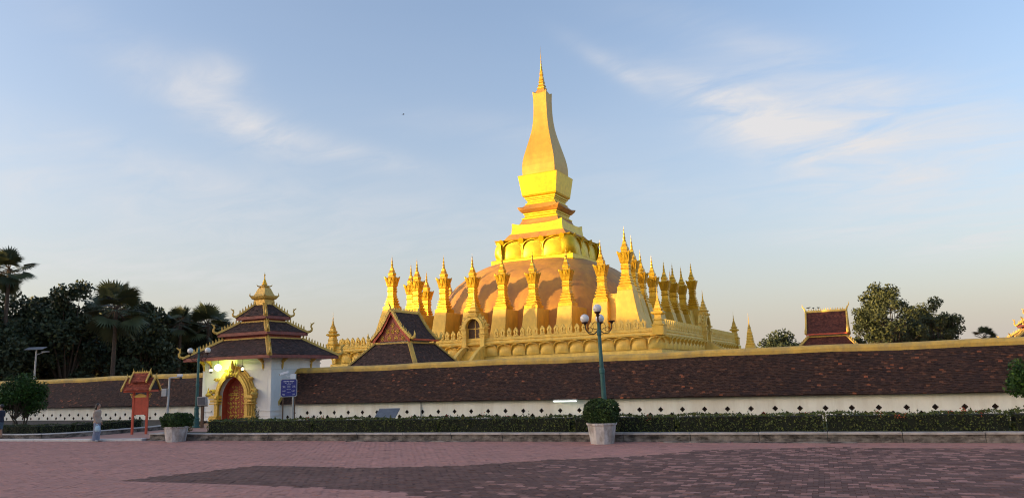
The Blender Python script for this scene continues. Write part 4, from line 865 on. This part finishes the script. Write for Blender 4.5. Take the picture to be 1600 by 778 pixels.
def line(xc, z, wd, h):
    x = xc-wd/2
    while x < xc+wd/2:
        q = r2.uniform(.4, .75)*h
        if r2.random() > .16:
            g.box(x, x+q*.35, -.017, -.0135, z, z+h); g.box(x+q*.35, x+q, -.017, -.0135, z+h*r2.choice((0, .6)), z+h*r2.choice((.35, 1)) if False else z+h*.75+.002)
        x += q*1.35
line(0, 2.47, .54, .045); line(0, 2.40, .40, .03); line(0, 2.31, .2, .028)
for z in (2.24, 2.20, 2.16): line(-.25, z, .13, .022); line(0, z, .15, .022); line(.26, z, .14, .022)
line(0, 2.06, .2, .024)
for z in (2.0, 1.96): line(-.25, z, .16, .022); line(.24, z, .17, .022)
line(0, 1.9, .18, .022)
for z in (1.82, 1.78): line(-.27, z, .12, .022); line(.26, z, .13, .022)
o = obj('lettering', g, 'print', bd); o['kind'] = 'stuff'
cc = thing('cctv_pole', 'grey pole carrying a white security camera behind the blue sign', 'camera pole', (8.2, -54.6, 0), R(30))
obj('pole', G().tube([(0,0,0),(0,0,2.75)], [.05,.045], 10), 'grey', cc); obj('junction_box', G().box(-.13,.13,-.12,.1,2.55,2.88), 'print', cc, bevel=.01)
a_ = obj('bracket', G().tube([(-.1,-.05,2.75),(-.28,-.12,2.74),(-.36,-.15,2.84)], .02, 6), 'print', cc)
cb = obj('camera_body', G().loft([[(-.66+.0*i, -.05, z), (-.66, .05, z)] for i, z in ()] or [[(-.68,-.22,2.80),(-.68,-.10,2.80),(-.68,-.10,2.92),(-.68,-.22,2.92)],[(-.22,-.20,2.93),(-.22,-.08,2.93),(-.22,-.08,3.06),(-.22,-.20,3.06)]]), 'print', cc, bevel=.012)
obj('lens', G().lathe([(.05,-.01),(.05,.03)], 10, 0, 0, 0).xf(lambda x, y, z: (-.69-z*.9, -.16+y, 2.855+x)), 'dark', cb)
c2 = thing('cctv_pole', 'white camera mast with curved arm behind the left planter', 'camera pole', (5.15, -60.0, 0), iy)
obj('mast', G().tube([(0,0,0),(.0,0,1.4),(.03,0,2.86)], [.065,.055,.045], 10), 'grey', c2); obj('arm', G().tube([(.03,0,2.82),(.12,0,2.84),(.62,0,2.86)], .035, 8), 'grey', c2); obj('control_box', G().box(-.30,-.06,-.1,.1,1.95,2.32), 'grey', c2, bevel=.01)
obj('camera_body', G().box(.42,.66,-.08,.06,2.89,3.0), 'print', c2, bevel=.01); obj('dome_camera', G().sphere((.58,0,2.8), .07, 10, 7), 'dark', c2)
fl = thing('flood_light', 'square grey flood light on a brown post before the gate', 'flood light', (2.05, -55.2, 0), R(20))
obj('post', G().box(-.07,.07,-.06,.06,0,1.25), 'wood', fl); hd = obj('lamp_housing', G().loft([[(-.26,-.12,1.32),(.26,-.12,1.32),(.26,.1,1.3),(-.26,.1,1.3)],[(-.26,-.2,1.8),(.26,-.2,1.8),(.24,.06,1.78),(-.24,.06,1.78)]]), 'grey', fl, bevel=.015)
obj('glass', G().add([(-.22,-.133,1.36),(.22,-.133,1.36),(.22,-.203,1.76),(-.22,-.203,1.76)], [(0,1,2,3)]), 'panel', hd); obj('bracket', G().box(-.3,.3,-.02,.03,1.25,1.3), 'dark', fl)
ip_ = thing('information_panel', 'tilted grey information panel behind the hedge', 'panel', (15.8, -56.6, 0), R(22))
for s in (-1, 1): obj('leg', G().box(s*.35-.03, s*.35+.03, -.03, .03, 0, .7), 'grey', ip_)
obj('panel', G().loft([[(-.52,-.28,.60),(.48,-.28,.60),(.48,-.28,.65),(-.52,-.28,.65)],[(-.42,.34,1.0),(.58,.34,1.0),(.58,.34,1.05),(-.42,.34,1.05)]]), 'panel', ip_, bevel=.01)
obj('frame', G().tube([(-.53,-.29,.66),(.49,-.29,.66)], .018, 6).tube([(-.43,.35,1.06),(.59,.35,1.06)], .018, 6), 'grey', ip_)
# little red roofed notice shelter
sh = thing('notice_shelter', 'red notice shelter with orange tiled double roof and gold edges', 'shelter', (2.35, -59.4, .05), R(24)); sh.scale = (.80, .80, .94)
for x in (-.46, .46): obj('post', G().box(x-.06, x+.06, -.06, .06, 0, 2.35), 'redbright', sh)
obj('notice_board', G().box(-.40,.40,-.03,.03,1.05,2.0), 'redbright', sh); obj('board_frame', G().extr([(-.42,1.98),(.42,1.98),(.42,2.06),(.2,2.14),(0,2.2),(-.2,2.14),(-.42,2.06)], -.045, .045), 'goldshade', sh)
obj('beam', G().box(-.92,.92,-.45,.45,2.26,2.38), 'redbright', sh, bevel=.01)
lr_ = obj('lower_roof', G().extr([(-.52,2.40),(.52,2.40),(0,3.0)], -.9, .9).xf(lambda x, y, z: (y, x, z)), 'under', sh); g = G()
for s in (-1, 1):
    q = tiles((-.9,s*.62,2.36),(.9,s*.62,2.36),(.9,s*.05,3.02),(-.9,s*.05,3.02), .13, .1, jit=.1); g.add(q.v, q.f); g.t[-len(q.t):] = q.t
o = obj('roof_tiles', g, 'tileorange', lr_); o['kind'] = 'stuff'
for e in (-1, 1):
    g = G()
    for s in (-1, 1): g.loft([[(e*.93-.05,s*.68,2.32),(e*.93+.05,s*.68,2.32),(e*.93+.05,s*.70,2.44),(e*.93-.05,s*.70,2.44)],[(e*.93-.05,0,3.02),(e*.93+.05,0,3.02),(e*.93+.05,0,3.16),(e*.93-.05,0,3.16)]])
    g.tube([(e*.93,0,3.1),(e*1.0,0,3.3)], [.04,.006], 5); obj('bargeboard', g, 'goldshade', lr_)
    obj('gable_panel', G().add([(e*.84,-.52,2.42),(e*.84,.52,2.42),(e*.84,0,3.0)], [(0,1,2)]), 'white', lr_)
up_ = obj('upper_roof', G().extr([(-.36,2.86),(.36,2.86),(0,3.28)], -.52, .52).xf(lambda x, y, z: (y, x, z)), 'under', sh); g = G()
for s in (-1, 1):
    q = tiles((-.52,s*.42,2.80),(.52,s*.42,2.80),(.52,s*.03,3.30),(-.52,s*.03,3.30), .13, .1, jit=.1); g.add(q.v, q.f); g.t[-len(q.t):] = q.t
o = obj('roof_tiles', g, 'tileorange', up_); o['kind'] = 'stuff'
for e in (-1, 1):
    g = G()
    for s in (-1, 1): g.loft([[(e*.55-.045,s*.46,2.76),(e*.55+.045,s*.46,2.76),(e*.55+.045,s*.48,2.87),(e*.55-.045,s*.48,2.87)],[(e*.55-.045,0,3.30),(e*.55+.045,0,3.30),(e*.55+.045,0,3.42),(e*.55-.045,0,3.42)]])
    g.tube([(e*.55,0,3.4),(e*.6,0,3.58)], [.035,.005], 5); obj('bargeboard', g, 'goldshade', up_)
g = G().box(-.54,.54,-.05,.05,3.3,3.38); 
for k in range(5): g.tube([(-.3+k*.15,0,3.37),(-.3+k*.15,0,3.46+(.08 if k == 2 else 0))], [.03,.005], 5)
obj('ridge', g, 'goldshade', up_)
g = G()
for s in (-1, 1): scroll(g, s*.62, 0, 2.12, .09, s); scroll(g, s*.56, 0, 1.98, .07, s)
o = obj('gilded_brackets', g, 'goldshade', sh); o['kind'] = 'stuff'
sl_ = thing('solar_street_light', 'thin grey street light standing among the dark trees at left', 'street light', (-53.5, -31.6, 0), iy)
obj('mast', G().tube([(0,0,0),(0,0,7.3)], [.14,.09], 8), 'grey', sl_); obj('solar_panel', G().box(-1.1,1.1,-.5,.5,0,.06).xf(lambda x, y, z: (x-.1, y*.9, 7.45+z+y*.3)), 'panel', sl_); obj('lamp_arm', G().tube([(0,0,6.7),(.9,0,7.0)], .05, 6).box(.7,1.5,-.12,.12,7.0,7.1), 'grey', sl_)
# ------------------------------------------------------------------ people
def person(label, loc, rz, sc, top, sleeve, bottom, cut, wide, hairlen, mats, armpose):
    t = thing('person', label, 'person', loc, rz); t.scale = (sc,)*3; skin, shirt, trouser, hair, shoe = mats
    def rem(o, v):
        m = o.modifiers.new('remesh', 'REMESH'); m.mode = 'VOXEL'; m.voxel_size = v; m.use_smooth_shade = True
        s = o.modifiers.new('smooth', 'SMOOTH'); s.iterations = 4; s.factor = .5; return o
    def torso(g, k=0, lo=.80, hi=1.53):
        rings = [(.80,.095,.15),(.90,.115,.165),(1.0,.105,.15),(1.10,.095,.14),(1.22,.112,.16),(1.33,.115,.18),(1.40,.095,.175),(1.445,.065,.10),(1.47,.052,.055),(1.53,.05,.05)]
        rr = [(z,a+k,b+k) for z,a,b in rings if lo <= z <= hi]
        g.loft([[(a*math.cos(2*PI*i/16)+(.012 if z > 1.2 else 0), b*math.sin(2*PI*i/16), z) for i in range(16)] for z,a,b in rr])
    lg = [[(.0,s*.085,.86),(.015,s*.09,.66),(.02+.05*s*.4,s*.09,.47),(-.01+.06*s*.4,s*.09,.25),(-.025+.08*s*.4,s*.09,.06)] for s in (-1, 1)]
    ar = [[(0,s*.175,1.385),(-.02,s*.215,1.26),armpose[0](s),armpose[1](s),armpose[2](s)] for s in (-1, 1)]
    g = G(); torso(g)
    for L_ in lg: g.tube(L_, [.088,.078,.058,.052,.038], 10); x, y, z = L_[-1]; g.tube([(x-.06,y,.045),(x+.05,y,.05),(x+.14,y,.035),(x+.19,y,.03)], [.035,.042,.04,.02], 8)
    for A_ in ar:
        g.tube(A_, [.055,.048,.040,.034,.026], 8); w_ = Vector(A_[-1]); d = (w_-Vector(A_[-2])).normalized(); sd = Vector((-d.z, 0, d.x)).normalized()
        g.tube([tuple(w_), tuple(w_+d*.05), tuple(w_+d*.09)], [(.018,.03),(.02,.04),(.018,.038)], 8)
        for k in range(4): b0 = w_+d*.085+sd*(-.03+.02*k); ln = (.055,.07,.075,.06)[k]; g.tube([tuple(b0), tuple(b0+d*ln*.6+Vector((.01,0,0))), tuple(b0+d*ln+Vector((.022,0,0)))], [.0095,.009,.007], 6)
        g.tube([tuple(w_+d*.03+sd*.03), tuple(w_+d*.07+sd*.06)], [.011,.008], 6)
    g.sphere((.015,0,1.625), (.098,.076,.118), 16, 12); g.sphere((.035,0,1.565), (.07,.055,.055), 12, 8); g.tube([(.10,0,1.645),(.122,0,1.605),(.105,0,1.595)], [.012,.017,.012], 6)
    for s in (-1, 1): g.sphere((.0,s*.078,1.62), (.02,.012,.032), 8, 6)
    rem(obj('body', g, skin, t), .011)
    for s in (-1, 1): obj('eye', G().sphere((.098,s*.032,1.635), (.012,.016,.009), 8, 6), 'dark', t)
    obj('mouth', G().sphere((.098,0,1.568), (.012,.024,.006), 8, 5), mat('lips', (.35,.12,.1), .5), t)
    g = G(); torso(g, .022, .9, 1.445); 
    if hi_hem := top: g.loft([[((.13+.02)*math.cos(2*PI*i/16), (.18)*math.sin(2*PI*i/16), z) for i in range(16)] for z in (.84, .92)])
    for A_ in ar: g.tube(A_[:sleeve], [.078,.068,.060,.054,.045][:sleeve], 8)
    rem(obj('shirt', g, shirt, t), .014)
    g = G(); torso(g, .014, .80, 1.0); n = cut
    for L_ in lg: g.tube(L_[:n], ([.105,.105,.10,.10,.10] if wide else [.105,.10,.085,.07,.06])[:n], 10)
    rem(obj('trousers', g, trouser, t), .014)
    g = G(); g.sphere((-.008,0,1.645), (.108,.092,.112), 14, 10); 
    if hairlen: g.tube([(-.06,0,1.64),(-.085,0,1.52),(-.085,0,1.64-hairlen)], [(.06,.085),(.05,.085),(.03,.06)], 10)
    g.v = [(min(p[0], .055) if p[2] < 1.69 else p[0], p[1], p[2]) for p in g.v]
    obj('hair', g, hair, t, smooth=True)
    for L_ in lg:
        x, y, z = L_[-1]; rem(obj('shoe', G().tube([(x-.07,y,.05),(x+.04,y,.055),(x+.14,y,.042),(x+.2,y,.035)], [.045,.054,.05,.03], 8).xf(lambda X, Y, Z: (X, Y, max(Z, .002))), shoe, t), .012)
    return t
SK = mat('skin', (.42,.24,.16), .6, 0, .05, 6); HR = mat('black_hair', (.012,.010,.010), .45, 0, .2, 20)
p1 = person('person in navy T-shirt and blue shorts standing at the far left', (-3.35,-63.0,.1), iy+PI, .97, True, 3, 2, 3, False, 0, (SK, mat('navy_cotton', (.018,.022,.045), .85, 0, .15, 8), mat('denim_blue', (.075,.11,.16), .85, 0, .15, 10), HR, mat('brown_sandal', (.16,.09,.06), .7)),
    (lambda s: (-.02,s*.215,1.12), lambda s: (.07,s*.20,1.0), lambda s: (.14,s*.17,.90)))
p2 = person('person in beige hooded top and grey trousers carrying a light blue bag', (3.85,-62.75,0), iy, 1.0, True, 5, 2, 5, True, .2, (SK, mat('beige_fleece', (.42,.32,.25), .9, 0, .1, 8), mat('grey_blue_cloth', (.24,.27,.36), .85, 0, .1, 8), HR, mat('pale_sneaker', (.55,.5,.48), .7)),
    (lambda s: (-.04,s*.225,1.14), lambda s: (.03,s*.215,1.0), lambda s: (.08,s*.205,.88)))
g = G(); torso = None
obj('hood', G().tube([(-.09,-.11,1.43),(-.13,0,1.40),(-.09,.11,1.43)], [.04,.07,.04], 8), bpy.data.materials['beige_fleece'], p2, smooth=True)
bgp = Vector((.14,-.27,.0)); bgm = mat('light_blue_cloth', (.38,.55,.66), .8, 0, .08, 10)
bg_ = thing('shoulder_bag', 'light blue bag hanging from the hand of the beige-clad person', 'bag', (3.85,-62.75,0), iy)
obj('bag_body', G().loft([[(.17+a*math.cos(2*PI*i/14), -.245+b*math.sin(2*PI*i/14), z) for i in range(14)] for a, b, z in ((.07,.035,.46),(.115,.07,.49),(.125,.08,.57),(.11,.06,.67),(.09,.03,.73))]), bgm, bg_, smooth=True)
for y in (-.225, -.265): obj('handle', G().tube([(.09,y,.71),(.10,y+.01,.78),(.115,y+.02,.82),(.17,y+.01,.78),(.24,y,.71)], .009, 6), bgm, bg_)
# ------------------------------------------------------------------ trees
def tree(name, label, x, y, h, cr_, seed, n, leaf, m, base=.25, tr=.3, group=None, nb=16, stems=1, z=0, cat='tree', squash=1, lx=0, bs=1):
    t = thing(name, label, cat, (x, y, z), 0, group); r = np.random.default_rng(seed); cz = h*(base+1)/2; rz_ = h*(1-base)/2; bl = []
    for k in range(nb):
        d = r.normal(size=3); d /= np.linalg.norm(d); q = .30+.52*r.random()**.7; c = d*q*np.array([cr_, cr_*squash, rz_]); taper = 1-.45*max(0, c[2]/rz_); c[0] *= taper; c[1] *= taper
        bl.append((np.array([lx*max(0, c[2]/rz_), 0, cz])+c, (.24+.18*r.random())*cr_*bs))
    g = G(); fork = h*base*.75
    for s in range(stems):
        a = 6.28*s/stems+.5; o_ = .0 if stems == 1 else .12*cr_; b0 = (o_*math.cos(a), o_*math.sin(a), -.05); b1 = (o_*2.2*math.cos(a)+.03*h*math.sin(seed), o_*2.2*math.sin(a), fork)
        g.tube([b0, ((b0[0]+b1[0])/2, (b0[1]+b1[1])/2+.02*h*.3, fork*.5), b1, (b1[0]*1.1, b1[1]*1.1, h*(base+.35))], [tr/stems**.5, tr*.8/stems**.5, tr*.62/stems**.5, tr*.3/stems**.5], 8)
        for c, rad in bl[s::stems]: g.tube([(b1[0], b1[1], fork*.95), tuple((np.array(b1)+c)/2+[0,0,.04*h]), tuple(c)], [tr*.4/stems**.5, tr*.22/stems**.5, tr*.06], 5)
    obj('trunk', g, 'bark', t)
    W_ = np.array([b[1]**2 for b in bl]); W_ /= W_.sum(); idx = r.choice(len(bl), n, p=W_); d = r.normal(size=(n,3)); d /= np.linalg.norm(d, axis=1)[:,None]
    C_ = np.array([b[0] for b in bl])[idx]; Rr = np.array([b[1] for b in bl])[idx]; P = C_+d*(Rr*(r.random(n)**.45))[:,None]*np.array([1,1,.85])
    # twig clumps: pull leaves towards random clump centres
    k = max(8, n//22); cc_ = P[r.integers(0, n, k)]; near_ = r.integers(0, k, n); 
    pull = r.random(n) < .0
    P[:,2] = np.maximum(P[:,2], .15)
    leaf_obj('crown', P, leaf, m, t, .55, .0, seed)
    return t
GL = 'trees behind the left wall'
LT = [(28, 98, 446, 62, 'leafdark', 'dark leafy tree below the tall palm at the left edge'),(104, 100, 428, 52, 'leafdark', 'tallest dark leafy tree between the palms at left'),(140, 112, 462, 60, 'leafdark', 'dark tree filling the gap left of the big fan palm'),(222, 104, 458, 54, 'leafdark', 'dark leafy tree just right of the big fan palm'),(262, 112, 474, 46, 'leafdark', 'dark tree between the fan palm and the gate roof'),(304, 118, 486, 44, 'leafmid', 'small dark tree behind the left lamp globes'),(348, 124, 494, 36, 'leafdark', 'dark tree half hidden by the gate roof'),(66, 114, 470, 70, 'leafdark', 'dark tree behind the white street light mast'),(-8, 92, 474, 46, 'leafdark', 'dark tree hiding the trunk of the left edge palm'),(-50, 98, 440, 70, 'leafdark', 'dark tree cut by the left picture edge'),(62, 104, 438, 46, 'leafdark', 'dark tree between the left edge palm and the tallest tree'),(185, 118, 452, 60, 'leafdark', 'dark tree rising behind the big fan palm'),(330, 130, 498, 50, 'leafdark', 'low dark tree behind the palm near the gate')]
for i, (px, D, py, wpx, m, lb) in enumerate(LT):
    x, y = at(px, D); h = hz(px, py, D); tree('leafy_tree', lb, x, y, h, wpx/1154.7*D, 100+i, 13000, .55, m, .08, .45, GL, 46)
und = thing('hedge_row', 'low dark undergrowth running below the trees at left', 'undergrowth', (0,0,0)); und['kind'] = 'stuff'; r = np.random.default_rng(77); P = []
for px in range(-80, 380, 6):
    x, y = at(px, 119+4*math.sin(px)); n = 300; P.append(np.stack([x+r.normal(0, 1.6, n), y+r.normal(0, 1.6, n), r.random(n)**.8*(10+2*math.sin(px*.13))], 1))
leaf_obj('foliage', np.concatenate(P), .8, 'leafdark', und, .6, 0, 3)
def fan_palm(label, x, y, h, cr_, seed, group, nf=30, dead=8):
    t = thing('fan_palm', label, 'palm tree', (x, y, 0), 0, group); r = random.Random(seed); V = []; F = []; tn = []; g = G()
    obj('trunk', G().tube([(0,0,-.1),(.1,0,h*.5),(0,.05,h)], [.32,.24,.22], 10), 'bark', t)
    for k in range(nf+dead):
        az = r.random()*6.28; el = r.uniform(-.75, 1.4) if k < nf else r.uniform(-1.45, -.6); pl_ = cr_*r.uniform(.42, .58); d = Vector((math.cos(az)*math.cos(el), math.sin(az)*math.cos(el), math.sin(el)))
        hub = Vector((0,0,h))+d*pl_+Vector((0,0,-.06*cr_)); g.tube([(0,0,h-.1), tuple(Vector((0,0,h))+d*pl_*.55), tuple(hub)], [.05,.035,.025], 4)
        sd = d.cross(Vector((0,0,1))); sd = sd.normalized() if sd.length > .05 else Vector((1,0,0)); nn = sd.cross(d)
        tl = r.uniform(-.5, .5); ax2 = (sd*math.cos(tl)+nn*math.sin(tl)); tone = r.uniform(.2, .9)
        for q in range(19):
            a = -1.75+3.5*q/18; L_ = cr_*.55*(1-.18*abs(a)/1.75)*r.uniform(.9, 1.05); v = d*math.cos(a)+ax2*math.sin(a); pv = -d*math.sin(a)+ax2*math.cos(a); w_ = L_*.06
            tip = hub+v*L_+Vector((0,0,-.14*L_)); m0 = hub+v*L_*.55; b = len(V); V += [tuple(hub), tuple(m0+pv*w_), tuple(tip), tuple(m0-pv*w_)]; F.append((b,b+1,b+2,b+3)); tn.append(tone)
    obj('petioles', g, 'bark', t); put('fronds', mesh_np('fronds', np.array(V), np.array(F), tn), T['palm'], t)
for i, (px, D, py, rp, lb) in enumerate(((3, 92, 420, 34, 'tall fan palm at the left picture edge above the trees'),(176, 92, 484, 42, 'big fan palm with drooping fronds in the middle of the left trees'),(322, 112, 510, 34, 'fan palm right behind the gate roof'),(278, 108, 506, 26, 'small fan palm left of the lamp globes'))):
    x, y = at(px, D); fan_palm(lb, x, y, hz(px, py, D), rp/1154.7*D*1.25, 200+i, 'fan palms', 30, 10 if i == 1 else 4)
x, y = at(1385, 135); tree('leafy_tree', 'big leafy tree behind the wall right of the small hall', x-.2, y, hz(1385, 437, 135), 7.8, 310, 14000, .46, 'leafmid', .15, .4, 'trees behind the right wall', 64, lx=-.5, bs=.62)
x, y = at(1432, 150); tree('leafy_tree', 'leafy tree filling the gap between the big and smaller right trees', x, y, hz(1432, 466, 150), 5.0, 316, 9000, .5, 'leafmid', .1, .3, 'trees behind the right wall', 30)
x, y = at(1456, 140); tree('leafy_tree', 'smaller leafy tree adjoining the big tree on its right', x, y, hz(1466, 460, 140), 5.0, 311, 9000, .46, 'leafmid', .12, .35, 'trees behind the right wall', 46, bs=.68)
x, y = at(1212, 165); tree('leafy_tree', 'distant low treetop just right of the golden spire', x, y, hz(1212, 527, 165), 7.6, 312, 7000, .6, 'leafdark', .1, .3, 'trees behind the right wall', 14)
x, y = at(1254, 150); tree('leafy_tree', 'low dark treetop beside the left side of the small hall', x, y, hz(1254, 519, 150), 2.6, 313, 3000, .5, 'leafdark', .1, .3, 'trees behind the right wall', 10)
x, y = at(1335, 128); tree('leafy_tree', 'low leafy tree beside the right side of the small hall', x, y, hz(1335, 500, 128), 2.3, 314, 2500, .45, 'leafmid', .1, .3, 'trees behind the right wall', 10)
x, y = at(1526, 140); fan_palm('small palm top showing above the wall at right', x, y, hz(1526, 527, 140), 2.4, 320, 'fan palms', 24, 0)
tree('shrub_tree', 'round bright green shrub tree behind the left hedge', -11.6, -57.2, 3.35, 1.75, 400, 12000, .14, 'leafgreen', .22, .12, None, 44, 4, .2, 'shrub')
tree('shrub_tree', 'bright green shrub tree cut by the right picture edge', 41.25, -56.6, 2.45, 1.0, 401, 8000, .11, 'leafgreen', .35, .08, None, 30, 3, 0, 'shrub')
# ------------------------------------------------------------------ birds
def bird(name, label, loc, rz, s, fly):
    t = thing(name, label, 'bird', loc, rz, 'pigeons on the hall roof' if not fly else None); t.scale = (s,)*3
    obj('body', G().tube([(-.5,0,.0),(-.3,0,.02),(0,0,.0),(.25,0,.06),(.38,0,.14),(.46,0,.15),(.56,0,.13)], [(.05,.10),(.10,.10),(.16,.15),(.13,.12),(.09,.085),(.08,.075),(.01,.01)], 8).xf(lambda x, y, z: (x, y, z+(.28 if not fly else 0))), 'dark', t, smooth=True)
    for q in (-1, 1): obj('wing', G().loft([[(-.1,q*.1,.05),(.2,q*.1,.05),(.2,q*.1,.08),(-.1,q*.1,.08)],[(-.12,q*.55,.25),(.14,q*.55,.25),(.14,q*.55,.27),(-.12,q*.55,.27)],[(-.25,q*1.05,.2),(-.2,q*1.05,.2),(-.2,q*1.05,.21),(-.25,q*1.05,.21)]]) if fly else G().sphere((-.08,q*.13,.30), (.28,.04,.11), 8, 6), 'dark', t)
bird('flying_bird', 'tiny dark bird flying in the sky left of the spire', (3.8, -37.8, 23.7), iy+.6, .2, True)
for i, (x, z) in enumerate(((29.95,8.55),(30.45,8.5),(30.95,8.5))): bird('pigeon', ('leftmost','middle','rightmost')[i]+' of three dark pigeons perched on the small hall ridge', (x, .3, z), 1.2*i, .42, False)
# ------------------------------------------------------------------ stand-in hall added out of frame to the left to shade the square
for nm, lb, p0, p1, H in (('added_shade_hall', 'unseen hall added left of the square to cast shade on the wall', -22, 104, 26.8),):
    s_ = -150; pc = (p0+p1)/2; L_ = (p1-p0)/2; t = thing(nm, lb, 'stand-in building', (s_*.788+pc*.616, s_*.616-pc*.788, 0), -SUN_AZ); he = H-4.5
    obj('wall', G().box(-L_, L_, -7, 7, -.1, he), 'white', t); obj('roof', G().extr([(-8,he),(8,he),(0,H)], -L_-1, L_+1).xf(lambda x, y, z: (y, x, z)), 'tilered', t)
    for k in range(int(L_/4)):
        for e in (-1, 1): o = obj('window', G().box(-.9,.9,-.08,.08,0,3.2), 'panel', t); o.location = (-L_+4+k*8, e*7.0, 5)
